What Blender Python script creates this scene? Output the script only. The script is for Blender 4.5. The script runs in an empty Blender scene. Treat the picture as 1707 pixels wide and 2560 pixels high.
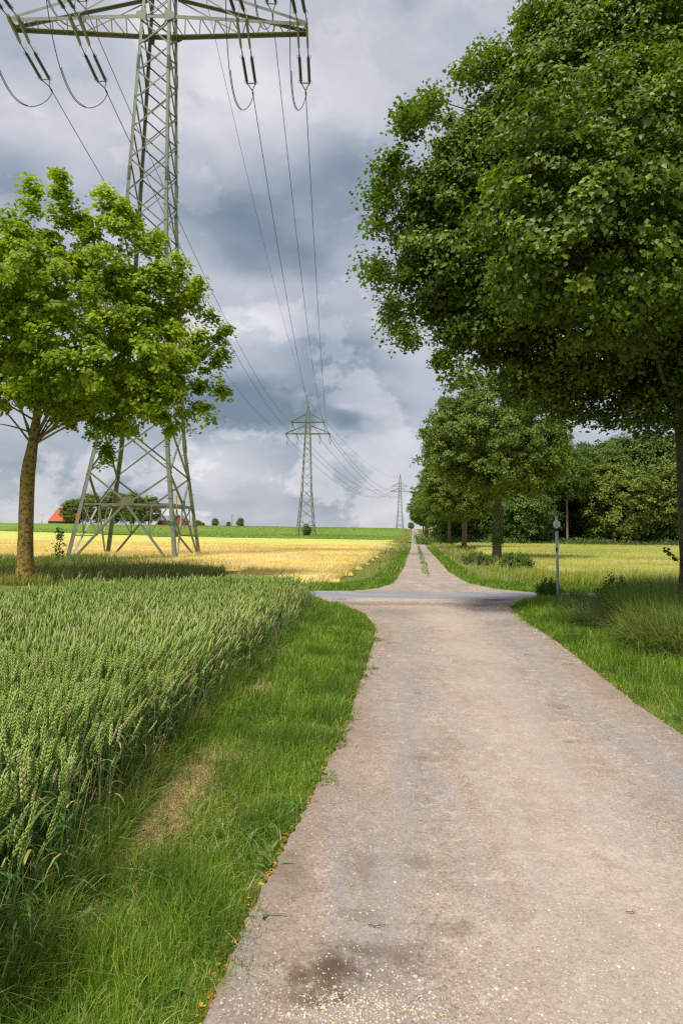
import bpy, math, random
import numpy as np
from math import sin, cos, tan, pi, radians, sqrt, atan2, asin
from mathutils import Vector, Matrix

# ------------------------------------------------------------------ camera
sc = bpy.context.scene
COL = sc.collection
PITCH, ROLL, EYE, F = radians(5), radians(0.8), 1.7, 1707.0
cam_d = bpy.data.cameras.new('camera')
cam = bpy.data.objects.new('camera', cam_d); COL.objects.link(cam)
Rm = Matrix.Rotation(pi/2 + PITCH, 4, 'X') @ Matrix.Rotation(ROLL, 4, 'Z')
cam.matrix_world = Matrix.Translation((0, 0, EYE)) @ Rm
cam_d.sensor_fit = 'VERTICAL'; cam_d.sensor_height = 36.0; cam_d.lens = 36.0*F/2560
cam_d.shift_y = -104/2560
cam_d.clip_start = 0.05; cam_d.clip_end = 20000
sc.camera = cam
def ray(px, py):
    return Rm.to_3x3() @ Vector(((px-853.5)/F, -(py-1176)/F, -1))
def at(px, py, Y):
    v = ray(px, py); return Vector((0, 0, EYE)) + v*(Y/v.y)
def gr(px, py, z=0):
    v = ray(px, py); return Vector((0, 0, EYE)) + v*((z-EYE)/v.z)

# ------------------------------------------------------------------ sky and sun
SUN_EL, SUN_AZ = radians(60), radians(-142)      # azimuth from +Y, clockwise seen from above
world = bpy.data.worlds.new('World'); sc.world = world; world.use_nodes = True
wn, wl = world.node_tree.nodes, world.node_tree.links
wn.clear()
def wnode(t, **k):
    n = wn.new(t)
    for a, b in k.items(): setattr(n, a, b)
    return n
def wm(op, a, b=None, c=None):
    n = wnode('ShaderNodeMath', operation=op)
    for i, v in enumerate((a, b, c)):
        if v is None: continue
        if isinstance(v, (int, float)): n.inputs[i].default_value = v
        else: wl.new(v, n.inputs[i])
    return n.outputs[0]
tc = wnode('ShaderNodeTexCoord')
sep = wnode('ShaderNodeSeparateXYZ'); wl.new(tc.outputs['Generated'], sep.inputs[0])
dx, dy, dz = sep.outputs
azv, elv = wm('ARCTAN2', dx, dy), wm('ARCSINE', dz)
cn = wnode('ShaderNodeCombineXYZ')
wl.new(azv, cn.inputs[0]); wl.new(wm('MULTIPLY', elv, 1.8), cn.inputs[1])
warp = wnode('ShaderNodeTexNoise'); warp.inputs['Scale'].default_value = 4.5; warp.inputs['Detail'].default_value = 4; warp.inputs['Roughness'].default_value = .5
wl.new(cn.outputs[0], warp.inputs['Vector'])
ws = wnode('ShaderNodeSeparateColor'); wl.new(warp.outputs['Color'], ws.inputs[0])
waz = wm('ADD', azv, wm('MULTIPLY', wm('SUBTRACT', ws.outputs[0], .5), .20))
wel = wm('ADD', elv, wm('MULTIPLY', wm('SUBTRACT', ws.outputs[1], .5), .14))
# cloud masses: direction given by azimuth/elevation, with angular size and tone
MASS = [  # (px, py, wx, wy, amount)
 (900, 60, 420, 90, .10), (1045, 0, 80, 35, -.45), (120, 60, 120, 50, .05), (420, 30, 150, 60, .28),
 (620, 250, 260, 110, .42), (150, 290, 190, 120, .28), (60, 150, 60, 80, -.18), (780, 120, 100, 80, -.05),
 (900, 480, 130, 110, -.42), (560, 500, 200, 90, -.42), (60, 470, 140, 70, -.36), (690, 590, 150, 60, -.30), (300, 560, 150, 60, .05),
 (540, 690, 160, 60, .16), (850, 720, 60, 60, .10), (620, 830, 110, 60, .42), (480, 760, 80, 40, .1),
 (640, 1025, 260, 75, -.85), (900, 1050, 90, 55, -.62), (860, 900, 130, 80, -.34), (560, 960, 90, 50, -.2),
 (880, 1000, 45, 14, .35), (930, 1065, 35, 28, .25), (1000, 880, 90, 120, .22), (1010, 1080, 80, 60, .18),
 (560, 1170, 90, 40, .40), (640, 1210, 110, 25, .22), (430, 1190, 70, 50, .05), (850, 1180, 160, 60, -.06), (150, 1180, 200, 60, -.12),
 (1470, 1060, 70, 30, .3), (1560, 1080, 60, 30, -.1), (700, 1290, 500, 22, .10), (60, 620, 120, 60, .15), (760, 880, 70, 50, -.15)]
tot = None
for px, py, wx, wy, amt in MASS:
    v = ray(px, py).normalized(); a0, e0 = atan2(v.x, v.y), asin(v.z)
    w_a, w_e = wx/F/max(.5, cos(e0))*.9, wy/F*.9
    u = wm('DIVIDE', wm('SUBTRACT', waz, a0), w_a); w = wm('DIVIDE', wm('SUBTRACT', wel, e0), w_e)
    q = wm('ADD', wm('MULTIPLY', u, u), wm('MULTIPLY', w, w))
    g = wm('MULTIPLY', wm('EXPONENT', wm('MULTIPLY', q, -1.0)), amt*.97)
    tot = g if tot is None else wm('ADD', tot, g)
pp = wnode('ShaderNodeCombineXYZ')
den = wm('ADD', wm('ABSOLUTE', dz), .22)
wl.new(wm('DIVIDE', dx, den), pp.inputs[0]); wl.new(wm('DIVIDE', dy, den), pp.inputs[1])
fb = wnode('ShaderNodeTexNoise'); fb.inputs['Scale'].default_value = 1.5; fb.inputs['Detail'].default_value = 7; fb.inputs['Roughness'].default_value = .52
fb.inputs['Distortion'].default_value = .4
wl.new(pp.outputs[0], fb.inputs['Vector'])
fb2 = wnode('ShaderNodeTexNoise'); fb2.inputs['Scale'].default_value = 9; fb2.inputs['Detail'].default_value = 8; fb2.inputs['Roughness'].default_value = .55
wl.new(cn.outputs[0], fb2.inputs['Vector'])
val = wm('ADD', wm('ADD', wm('ADD', tot, .60), wm('MULTIPLY', wm('SUBTRACT', fb.outputs[0], .5), .42)), wm('MULTIPLY', wm('SUBTRACT', fb2.outputs[0], .5), .50))
# crisp edged lobes: billowed noise, strongest low in the sky
lb = wnode('ShaderNodeTexNoise'); lb.inputs['Scale'].default_value = 5.5; lb.inputs['Detail'].default_value = 9; lb.inputs['Roughness'].default_value = .6; lb.inputs['Distortion'].default_value = .25
mpv = wnode('ShaderNodeCombineXYZ'); wl.new(azv, mpv.inputs[0]); wl.new(wm('MULTIPLY', elv, 1.5), mpv.inputs[1]); mpv.inputs[2].default_value = 3.7
wl.new(mpv.outputs[0], lb.inputs['Vector'])
lr = wnode('ShaderNodeMapRange', interpolation_type='SMOOTHSTEP'); lr.inputs[1].default_value = .50; lr.inputs[2].default_value = .565; wl.new(lb.outputs[0], lr.inputs[0])
low = wm('EXPONENT', wm('MULTIPLY', wm('MULTIPLY', elv, elv), -7.0))
val = wm('ADD', val, wm('MULTIPLY', wm('MULTIPLY', wm('SUBTRACT', lr.outputs[0], .4), wm('ADD', wm('MULTIPLY', low, .27), .07)), 1.0))
ramp = wnode('ShaderNodeValToRGB'); wl.new(val, ramp.inputs[0])
def lin(r, g, b):
    return tuple(((c/255)/12.92 if c/255 <= .04045 else ((c/255+.055)/1.055)**2.4) for c in (r, g, b)) + (1,)
er = ramp.color_ramp; er.interpolation = 'LINEAR'
er.elements[0].position = 0.0; er.elements[0].color = lin(118, 134, 151)
er.elements[1].position = 1.0; er.elements[1].color = lin(232, 231, 235)
for p_, c_ in ((.25, (144, 158, 173)), (.5, (180, 187, 199)), (.75, (205, 207, 216))):
    e_ = er.elements.new(p_); e_.color = lin(*c_)
sky = wnode('ShaderNodeTexSky', sky_type='NISHITA', sun_disc=False)
sky.sun_elevation = SUN_EL; sky.sun_rotation = SUN_AZ; sky.air_density = 1.2; sky.dust_density = 1.5
b1 = wnode('ShaderNodeBackground'); b1.inputs['Strength'].default_value = .09; wl.new(sky.outputs[0], b1.inputs[0])
b2 = wnode('ShaderNodeBackground'); b2.inputs['Strength'].default_value = .79; wl.new(ramp.outputs[0], b2.inputs[0])
mx = wnode('ShaderNodeMixShader'); mx.inputs[0].default_value = .90
wl.new(b1.outputs[0], mx.inputs[1]); wl.new(b2.outputs[0], mx.inputs[2])
wo = wnode('ShaderNodeOutputWorld'); wl.new(mx.outputs[0], wo.inputs[0])

sd = bpy.data.lights.new('sun', 'SUN'); sd.energy = 3.8; sd.angle = radians(8); sd.color = (1.0, .94, .84)
sun = bpy.data.objects.new('sun', sd); COL.objects.link(sun)
sv = Vector((cos(SUN_EL)*sin(SUN_AZ), cos(SUN_EL)*cos(SUN_AZ), sin(SUN_EL)))
sun.rotation_euler = sv.to_track_quat('Z', 'Y').to_euler(); sun.location = (-20, -20, 50)

vs = sc.view_settings; vs.view_transform = 'Standard'; vs.look = 'None'; vs.exposure = 0.38; vs.gamma = 1.0
sc.render.engine = 'CYCLES'
cy = sc.cycles; cy.use_denoising = False; cy.pixel_filter_type = 'BLACKMAN_HARRIS'; cy.filter_width = 1.3; cy.use_adaptive_sampling = True; cy.adaptive_threshold = .01; cy.sample_clamp_indirect = 6; cy.max_bounces = 6; cy.diffuse_bounces = 3; cy.glossy_bounces = 2; cy.transmission_bounces = 4; cy.transparent_max_bounces = 4

# ------------------------------------------------------------------ materials
def material(name):
    m = bpy.data.materials.new(name); m.use_nodes = True
    nt = m.node_tree; b = nt.nodes['Principled BSDF']
    return m, nt, b
def mnode(nt, t, **k):
    n = nt.nodes.new(t)
    for a, b in k.items():
        if a in n.inputs.keys(): n.inputs[a].default_value = b
        else: setattr(n, a, b)
    return n
def coords(nt, scale=(1, 1, 1), kind='Object'):
    t = mnode(nt, 'ShaderNodeTexCoord'); mp = mnode(nt, 'ShaderNodeMapping'); mp.inputs['Scale'].default_value = scale
    nt.links.new(t.outputs[kind], mp.inputs[0]); return mp.outputs[0]
def noise(nt, vec, scale, detail=4, rough=.55, dist=0.):
    n = mnode(nt, 'ShaderNodeTexNoise', Scale=scale, Detail=detail, Roughness=rough, Distortion=dist)
    nt.links.new(vec, n.inputs['Vector']); return n.outputs[0]
def rampn(nt, src, stops, interp='LINEAR'):
    r = mnode(nt, 'ShaderNodeValToRGB'); r.color_ramp.interpolation = interp
    el = r.color_ramp.elements
    el[0].position, el[0].color = stops[0][0], tuple(stops[0][1])+((1,) if len(stops[0][1]) == 3 else ())
    el[1].position, el[1].color = stops[-1][0], tuple(stops[-1][1])+((1,) if len(stops[-1][1]) == 3 else ())
    for p_, c_ in stops[1:-1]:
        e = el.new(p_); e.color = tuple(c_)+((1,) if len(c_) == 3 else ())
    nt.links.new(src, r.inputs[0]); return r.outputs[0]
def mixc(nt, fac, a, b, mode='MIX'):
    n = mnode(nt, 'ShaderNodeMix', data_type='RGBA', blend_type=mode)
    for i, v in ((0, fac), (6, a), (7, b)):
        if hasattr(v, 'is_linked') or hasattr(v, 'links'): nt.links.new(v, n.inputs[i])
        elif isinstance(v, (int, float)): n.inputs[i].default_value = v
        else: n.inputs[i].default_value = tuple(v)+((1,) if len(v) == 3 else ())
    return n.outputs[2]
def mathn(nt, op, a, b=None, clamp=False):
    n = mnode(nt, 'ShaderNodeMath', operation=op, use_clamp=clamp)
    for i, v in enumerate((a, b)):
        if v is None: continue
        if isinstance(v, (int, float)): n.inputs[i].default_value = v
        else: nt.links.new(v, n.inputs[i])
    return n.outputs[0]
def bump(nt, b, src, strength=.4, dist=.02):
    n = mnode(nt, 'ShaderNodeBump', Strength=strength, Distance=dist)
    nt.links.new(src, n.inputs['Height']); nt.links.new(n.outputs[0], b.inputs['Normal']); return n
def leafmat(name, stops, trans=.3, rough=.5, spec=.4, big=None, bscale=.35, tcol=(1.25, 1.35, .55)):
    m, nt, b = material(name)
    a = mnode(nt, 'ShaderNodeAttribute', attribute_name='rnd')
    col = rampn(nt, a.outputs['Fac'], stops)
    if big is not None:
        nv = noise(nt, coords(nt), bscale, 2)
        f_ = rampn(nt, nv, [(.44, (0, 0, 0)), (.58, (1, 1, 1))])
        col = mixc(nt, mathn(nt, 'MULTIPLY', f_, .6), col, big)
    nt.links.new(col, b.inputs['Base Color'])
    b.inputs['Roughness'].default_value = rough; b.inputs['Specular IOR Level'].default_value = spec
    t = mnode(nt, 'ShaderNodeBsdfTranslucent'); nt.links.new(mixc(nt, 1.0, col, tcol, 'MULTIPLY'), t.inputs[0])
    mxn = mnode(nt, 'ShaderNodeMixShader'); mxn.inputs[0].default_value = trans
    nt.links.new(b.outputs[0], mxn.inputs[1]); nt.links.new(t.outputs[0], mxn.inputs[2])
    nt.links.new(mxn.outputs[0], nt.nodes['Material Output'].inputs[0])
    return m
def plain(name, c, rough=.6, metal=0., var=.25, scale=8., bmp=0., spec=.5):
    m, nt, b = material(name)
    v = coords(nt); n = noise(nt, v, scale, 5)
    lo, hi = tuple(x*(1-var) for x in c), tuple(min(1, x*(1+var)) for x in c)
    nt.links.new(rampn(nt, n, [(.3, lo), (.7, hi)]), b.inputs['Base Color'])
    b.inputs['Roughness'].default_value = rough; b.inputs['Metallic'].default_value = metal; b.inputs['Specular IOR Level'].default_value = spec
    if bmp: bump(nt, b, n, bmp)
    return m

M = {}
M['maple'] = leafmat('maple_leaves', [(0, (0.103, 0.178, 0.009)), (.35, (0.206, 0.302, 0.013)), (.75, (0.365, 0.454, 0.022)), (.94, (0.549, 0.583, 0.055)), (1, (0.663, 0.518, 0.077))], trans=.42, spec=.25, rough=.55)
M['linden'] = leafmat('linden_leaves', [(0, (0.046, 0.082, 0.010)), (.45, (0.106, 0.169, 0.014)), (.80, (0.202, 0.280, 0.027)), (.93, (0.330, 0.404, 0.052)), (1, (0.459, 0.520, 0.125))], trans=.34, rough=.45, spec=.32)
M['linden2'] = leafmat('avenue_leaves', [(0, (0.064, 0.109, 0.014)), (.5, (0.134, 0.202, 0.024)), (.88, (0.224, 0.294, 0.048)), (1, (0.364, 0.415, 0.108))], trans=.28, rough=.55, spec=.3)
M['wood'] = leafmat('woodland_leaves', [(0, (0.054, 0.099, 0.017)), (.5, (0.103, 0.169, 0.028)), (1, (0.207, 0.257, 0.054))], trans=.25, rough=.6, spec=.25, big=(.06, .11, .035), bscale=.12)
M['wood2'] = leafmat('beech_leaves', [(0, (0.093, 0.141, 0.022)), (.5, (0.165, 0.220, 0.034)), (1, (0.280, 0.315, 0.067))], trans=.25, rough=.55, spec=.3)
M['wood3'] = leafmat('dark_leaves', [(0, (0.035, 0.083, 0.025)), (.5, (0.063, 0.133, 0.039)), (1, (0.115, 0.199, 0.049))], trans=.22, rough=.6, spec=.25)
M['grass'] = leafmat('verge_grass', [(0, (0.092, 0.178, 0.017)), (.40, (0.168, 0.286, 0.024)), (.75, (0.260, 0.395, 0.042)), (.92, (0.390, 0.491, 0.072)), (1, (0.595, 0.515, 0.213))], trans=.35, rough=.5, spec=.25, big=(.055, .145, .014), bscale=1.7)
M['grass_dark'] = leafmat('rank_grass', [(0, (0.069, 0.134, 0.017)), (.5, (0.138, 0.224, 0.024)), (.8, (0.230, 0.302, 0.054)), (1, (0.529, 0.426, 0.216))], trans=.32, rough=.55, spec=.25, big=(.15, .19, .035), bscale=.6)
M['straw'] = leafmat('dry_straw', [(0, (0.264, 0.209, 0.084)), (.6, (0.506, 0.374, 0.158)), (1, (0.704, 0.550, 0.284))], trans=.2, tcol=(1, .95, .8))
M['wheat_leaf'] = leafmat('wheat_leaves', [(0, (0.055, 0.124, 0.033)), (.6, (0.097, 0.192, 0.042)), (.93, (0.169, 0.270, 0.046)), (1, (0.507, 0.428, 0.131))], trans=.28, rough=.5, spec=.28)
M['wheat_ear'] = leafmat('wheat_ears', [(0, (0.228, 0.328, 0.068)), (.5, (0.360, 0.476, 0.118)), (.90, (0.513, 0.593, 0.179)), (1, (0.627, 0.551, 0.332))], trans=.2, rough=.65, spec=.12, big=(.32, .42, .10), bscale=.5)
M['barley'] = leafmat('barley_heads', [(0, (0.600, 0.484, 0.146)), (.5, (0.820, 0.638, 0.350)), (.88, (0.900, 0.754, 0.612)), (1, (0.500, 0.503, 0.146))], trans=.28, rough=.6, spec=.15, big=(.58, .52, .08), bscale=.16, tcol=(1, 1, .8))
M['barley2'] = leafmat('oat_heads', [(0, (0.260, 0.347, 0.075)), (.5, (0.465, 0.483, 0.138)), (.9, (0.632, 0.578, 0.237)), (1, (0.465, 0.367, 0.213))], trans=.28, rough=.6, spec=.15, big=(.34, .37, .08), bscale=.25, tcol=(1, 1, .8))
M['mead'] = leafmat('meadow_grass', [(0, (.13, .20, .025)), (.5, (.24, .33, .04)), (.8, (.38, .42, .07)), (1, (.52, .42, .20))], trans=.32, rough=.55, spec=.2, big=(.34, .36, .07), bscale=.7)
M['seed'] = leafmat('seed_heads', [(0, (.32, .24, .13)), (1, (.55, .44, .27))], trans=.2, tcol=(1, .95, .8))
M['fallen'] = leafmat('fallen_leaves', [(0, (.20, .07, .02)), (.6, (.42, .16, .04)), (.9, (.60, .42, .06)), (1, (.25, .33, .04))], trans=.1)

def bark(name, base, spots, spot_amt=.5, dark=(.035, .028, .02)):
    m, nt, b = material(name)
    v = coords(nt, (1, 1, .35)); n1 = noise(nt, v, 14, 6, .65); v2 = coords(nt); n2 = noise(nt, v2, 9, 6, .7); n3 = noise(nt, v2, 26, 5, .7)
    c = rampn(nt, n1, [(.34, dark), (.55, base), (.75, tuple(x*1.3 for x in base))])
    f_ = rampn(nt, mathn(nt, 'MULTIPLY', n2, mathn(nt, 'ADD', n3, .5)), [(.50-.12*spot_amt, (0, 0, 0)), (.60-.10*spot_amt, (1, 1, 1))])
    c = mixc(nt, mathn(nt, 'MULTIPLY', f_, .85), c, spots)
    nt.links.new(c, b.inputs['Base Color']); b.inputs['Roughness'].default_value = .9; b.inputs['Specular IOR Level'].default_value = .2
    bump(nt, b, mathn(nt, 'ADD', n1, mathn(nt, 'MULTIPLY', n3, .5)), .9, .03)
    return m
M['bark_lichen'] = bark('lichen_bark', (.10, .08, .05), (.36, .25, .045), .8, (.03, .022, .016))
nt = M['bark_lichen'].node_tree; b = nt.nodes['Principled BSDF']; old = b.inputs['Base Color'].links[0].from_socket
nk = noise(nt, coords(nt, (1, 1, .7)), 22, 6, .75, .8); nt.links.new(mixc(nt, rampn(nt, nk, [(.54, (0, 0, 0)), (.60, (.9, .9, .9))]), old, (.055, .042, .03)), b.inputs['Base Color'])
M['bark_dark'] = bark('dark_bark', (.075, .062, .045), (.13, .13, .05), .3, (.02, .016, .012))
M['bark_avenue'] = bark('avenue_bark', (.15, .115, .075), (.19, .18, .06), .3)
M['bark_pale'] = bark('pale_bark', (.36, .24, .13), (.28, .20, .12), .2, (.2, .13, .08))
M['bark_wood'] = bark('wood_bark', (.07, .06, .045), (.10, .10, .05), .3)

# steel of the pylons
m, nt, b = material('pylon_paint')
v = coords(nt); n1 = noise(nt, v, 3.0, 6, .6); n2 = noise(nt, v, 30, 4)
c = rampn(nt, n1, [(.3, (.125, .145, .10)), (.55, (.175, .19, .12)), (.8, (.23, .235, .15))])
c = mixc(nt, rampn(nt, n2, [(.66, (0, 0, 0)), (.74, (.6, .6, .6))]), c, (.20, .16, .10))
nt.links.new(c, b.inputs['Base Color']); b.inputs['Roughness'].default_value = .5; b.inputs['Specular IOR Level'].default_value = .45
M['steel'] = m
M['bolt'] = plain('bolt_steel', (.12, .13, .11), .5, .4)
M['insul'] = plain('brown_glaze', (.016, .010, .010), .3, 0, .2)
M['fitting'] = plain('galvanised_fitting', (.06, .06, .06), .5, .6)
M['wire'] = plain('weathered_conductor', (.055, .058, .062), .6, .4)
M['orange'] = plain('orange_band', (.45, .15, .04), .6); M['greenband'] = plain('green_band', (.02, .16, .07), .5)
M['yellow'] = plain('yellow_plate', (.7, .5, .08), .5)
M['post'] = plain('grey_post', (.46, .53, .58), .5, 0, .15, 20)
M['white'] = plain('white_enamel', (.74, .76, .78), .35, 0, .06, 12)
M['black'] = plain('black_rubber', (.02, .02, .022), .6)
M['ink'] = plain('grey_ink', (.18, .2, .22), .7)
M['turbine'] = plain('turbine_white', (.75, .77, .80), .5, 0, .03)
M['red'] = plain('red_tip', (.55, .06, .06), .5)
M['tile_red'] = plain('orange_tiles', (.50, .12, .05), .8, 0, .2, 1.5)
M['brick'] = plain('red_brick', (.30, .085, .065), .85, 0, .25, 1.2)
M['slate'] = plain('grey_roof', (.16, .19, .22), .6, 0, .15, .8)
M['dark_wall'] = plain('dark_wall', (.04, .045, .055), .7)
M['pane'] = plain('window_pane', (.08, .10, .12), .15)
M['twig'] = plain('dead_twig', (.07, .045, .035), .9)

# gravel track
def track_mat(name, near):
    m, nt, b = material(name)
    v = coords(nt); vs_ = coords(nt, (2.2, .20, 1))
    nA = noise(nt, v, .9, 5, .6, .5); nB = noise(nt, vs_, 1.6, 7, .62, .6); nC = noise(nt, v, 55, 5, .7); nD = noise(nt, v, 9, 6, .65, .3)
    nE = noise(nt, v, 190, 3, .7)
    c = rampn(nt, nA, [(.3, (.28, .22, .18)), (.5, (.375, .30, .245)), (.72, (.45, .37, .305))])
    c = mixc(nt, rampn(nt, nB, [(.45, (0, 0, 0)), (.62, (.80, .80, .80))]), c, (.285, .265, .255))
    c = mixc(nt, rampn(nt, nD, [(.32, (.75, .75, .75)), (.50, (0, 0, 0))]), c, (.265, .195, .145))
    c = mixc(nt, rampn(nt, nD, [(.56, (0, 0, 0)), (.70, (.7, .7, .7))]), c, (.56, .475, .395))
    c = mixc(nt, 1.0, c, rampn(nt, nC, [(.30, (.45, .43, .41)), (.5, (.98, .98, .98)), (.70, (1.3, 1.28, 1.25))]), 'MULTIPLY')
    if near:
        ea = mnode(nt, 'ShaderNodeAttribute', attribute_name='edge')
        ed = mathn(nt, 'ADD', ea.outputs['Fac'], mathn(nt, 'MULTIPLY', mathn(nt, 'SUBTRACT', nB, .5), .9))
        c = mixc(nt, rampn(nt, ed, [(.02, (.6, .6, .6)), (.34, (0, 0, 0))]), c, (.25, .185, .14))
        wb = mathn(nt, 'DIVIDE', mathn(nt, 'SUBTRACT', ed, .40), .13)
        wb = mathn(nt, 'MULTIPLY', mathn(nt, 'EXPONENT', mathn(nt, 'MULTIPLY', mathn(nt, 'MULTIPLY', wb, wb), -1.0)), .50)
        c = mixc(nt, wb, c, (.285, .265, .25))
        c = mixc(nt, rampn(nt, ed, [(.58, (0, 0, 0)), (1.05 if False else 1.0, (.45, .45, .45))]), c, (.50, .415, .345))
        c = mixc(nt, 1.0, c, rampn(nt, nE, [(.28, (.68, .66, .64)), (.5, (1, 1, 1)), (.72, (1.2, 1.2, 1.2))]), 'MULTIPLY')
        vo = mnode(nt, 'ShaderNodeTexVoronoi', Scale=34.0); nt.links.new(coords(nt), vo.inputs['Vector'])
        dm = rampn(nt, vo.outputs['Distance'], [(.13, (1, 1, 1)), (.19, (0, 0, 0))])
        pick = rampn(nt, vo.outputs['Color'], [(.50, (0, 0, 0)), (.52, (1, 1, 1))], 'CONSTANT')
        c = mixc(nt, mathn(nt, 'MULTIPLY', dm, mathn(nt, 'MULTIPLY', pick, .75)), c, (.62, .54, .44))
        # damp patches left by puddles, darker gravel, and a tree-shadow band painted in
        geo = mnode(nt, 'ShaderNodeTexCoord'); sp = mnode(nt, 'ShaderNodeSeparateXYZ'); nt.links.new(geo.outputs['Object'], sp.inputs[0])
        wob = mathn(nt, 'MULTIPLY', mathn(nt, 'SUBTRACT', noise(nt, v, 8, 7, .68), .5), 3.6)
        for (px, py, rx, ry, amt) in DAMP_AND_SHADE:
            p = gr(px, py)
            ux = mathn(nt, 'DIVIDE', mathn(nt, 'SUBTRACT', sp.outputs[0], p.x), rx); uy = mathn(nt, 'DIVIDE', mathn(nt, 'SUBTRACT', sp.outputs[1], p.y), ry)
            q = mathn(nt, 'ADD', mathn(nt, 'ADD', mathn(nt, 'MULTIPLY', ux, ux), mathn(nt, 'MULTIPLY', uy, uy)), wob)
            f_ = rampn(nt, q, [(0.0, (amt,)*3), (2.4, (0, 0, 0))])
            c = mixc(nt, f_, c, (.11, .075, .052))
    nt.links.new(c, b.inputs['Base Color']); b.inputs['Roughness'].default_value = .93; b.inputs['Specular IOR Level'].default_value = .15
    bump(nt, b, mathn(nt, 'ADD', mathn(nt, 'MULTIPLY', nD, 1.2), mathn(nt, 'ADD', nC, mathn(nt, 'MULTIPLY', nE, .5))), .55, .012)
    return m
DAMP_AND_SHADE = [(820, 2440, .17, .15, 1.0), (790, 2510, .14, .09, .9), (980, 2390, .26, .10, .5), (1110, 2330, .16, .08, .5), (720, 2200, .16, .25, .4), (900, 2180, .12, .3, .3), (900, 2300, .12, .07, .35),
        (1060, 2440, .10, .05, .4), (1180, 1660, .35, .25, .18), (1010, 1530, 1.1, .8, .30), (1300, 1560, .8, .7, .28), (1000, 1512, 3.0, .55, .5), (860, 2440, .26, .22, .35), (1050, 1900, .2, .1, .25), (1055, 2160, .12, .08, .4)]  # broad pair short of the asphalt darkens the colour as a tree's shadow
M['track'] = track_mat('gravel_track', True)
M['track_far'] = track_mat('pale_gravel', False)
m, nt, b = material('asphalt')
v = coords(nt); n1 = noise(nt, v, 1.3, 5); n2 = noise(nt, v, 60, 4, .7); n3 = noise(nt, coords(nt, (.35, 1.6, 1)), 1.8, 7, .65)
c = rampn(nt, n1, [(.3, (.19, .205, .23)), (.7, (.27, .28, .305))])
c = mixc(nt, rampn(nt, n3, [(.47, (0, 0, 0)), (.62, (.7, .7, .7))]), c, (.34, .29, .25))
c = mixc(nt, 1., c, rampn(nt, n2, [(.3, (.75, .75, .75)), (.7, (1.15, 1.15, 1.15))]), 'MULTIPLY')
nt.links.new(c, b.inputs['Base Color']); b.inputs['Roughness'].default_value = .75; bump(nt, b, n2, .3, .01); M['asphalt'] = m
def soilmat(name, stops, s=2.0, bs=.5, fine=40):
    m, nt, b = material(name); v = coords(nt); n1 = noise(nt, v, s, 6, .6, .4); n2 = noise(nt, v, fine, 5, .7)
    c = rampn(nt, n1, stops); c = mixc(nt, 1., c, rampn(nt, n2, [(.3, (.6, .6, .6)), (.7, (1.35, 1.35, 1.35))]), 'MULTIPLY')
    nt.links.new(c, b.inputs['Base Color']); b.inputs['Roughness'].default_value = .95; b.inputs['Specular IOR Level'].default_value = .1
    bump(nt, b, mathn(nt, 'ADD', n1, n2), bs, .04); return m
M['soil'] = soilmat('verge_soil', [(.3, (.10, .12, .03)), (.5, (.14, .18, .035)), (.72, (.26, .21, .11))], 3)
M['green_far'] = soilmat('green_crop', [(.3, (.13, .22, .03)), (.7, (.19, .28, .04))], .03, .2, 2)
M['pale_far'] = soilmat('pale_crop', [(.3, (.46, .48, .10)), (.7, (.54, .52, .14))], .04, .2, 3)
M['gold_sheet'] = soilmat('barley_canopy', [(.3, (.56, .49, .10)), (.5, (.76, .60, .20)), (.72, (.88, .72, .36))], .16, .5, 14)
M['oat_sheet'] = soilmat('oat_canopy', [(.3, (.28, .31, .06)), (.5, (.44, .40, .10)), (.72, (.60, .48, .15))], .2, .5, 14)
M['stone'] = leafmat('pale_stones', [(0, (.30, .26, .23)), (.4, (.48, .41, .33)), (.8, (.60, .50, .36)), (.93, (.66, .46, .20)), (1, (.75, .72, .68))], trans=0., rough=.8, spec=.2)

# ------------------------------------------------------------------ object helpers
def tag(o, label=None, cat=None, group=None, kind=None):
    if label: o['label'] = label
    if cat: o['category'] = cat
    if group: o['group'] = group
    if kind: o['kind'] = kind
    return o
def thing(name, loc, label, cat, group=None, rz=0):
    o = bpy.data.objects.new(name, None); o.location = loc; o.rotation_euler = (0, 0, rz); o.empty_display_size = .3
    COL.objects.link(o); return tag(o, label, cat, group)
def copy_tree(o, parent=None):
    c = o.copy(); COL.objects.link(c); c.parent = parent
    for ch in o.children: copy_tree(ch, c)
    return c
def link(name, me, mat, parent=None):
    o = bpy.data.objects.new(name, me); COL.objects.link(o)
    if mat and not len(me.materials): me.materials.append(mat)
    if parent: o.parent = parent
    return o
def arr_mesh(name, V, quads=None, tris=None, rnd_q=None, rnd_t=None, smooth=False):
    V = np.asarray(V, np.float32).reshape(-1, 3)
    nq = 0 if quads is None else len(quads); ntr = 0 if tris is None else len(tris)
    me = bpy.data.meshes.new(name)
    me.vertices.add(len(V)); me.vertices.foreach_set('co', V.ravel())
    loops = np.concatenate([np.asarray(x, np.int32).ravel() for x in (quads, tris) if x is not None and len(x)])
    me.loops.add(len(loops)); me.loops.foreach_set('vertex_index', loops)
    me.polygons.add(nq+ntr)
    st = np.concatenate([np.arange(nq)*4, nq*4+np.arange(ntr)*3]).astype(np.int32)
    me.polygons.foreach_set('loop_start', st)
    if rnd_q is not None or rnd_t is not None:
        r = np.concatenate([x for x in (rnd_q, rnd_t) if x is not None]).astype(np.float32)
        at_ = me.attributes.new('rnd', 'FLOAT', 'FACE'); at_.data.foreach_set('value', r)
    if smooth: me.polygons.foreach_set('use_smooth', np.ones(nq+ntr, bool))
    me.update(calc_edges=True); me.validate(); return me

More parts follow.
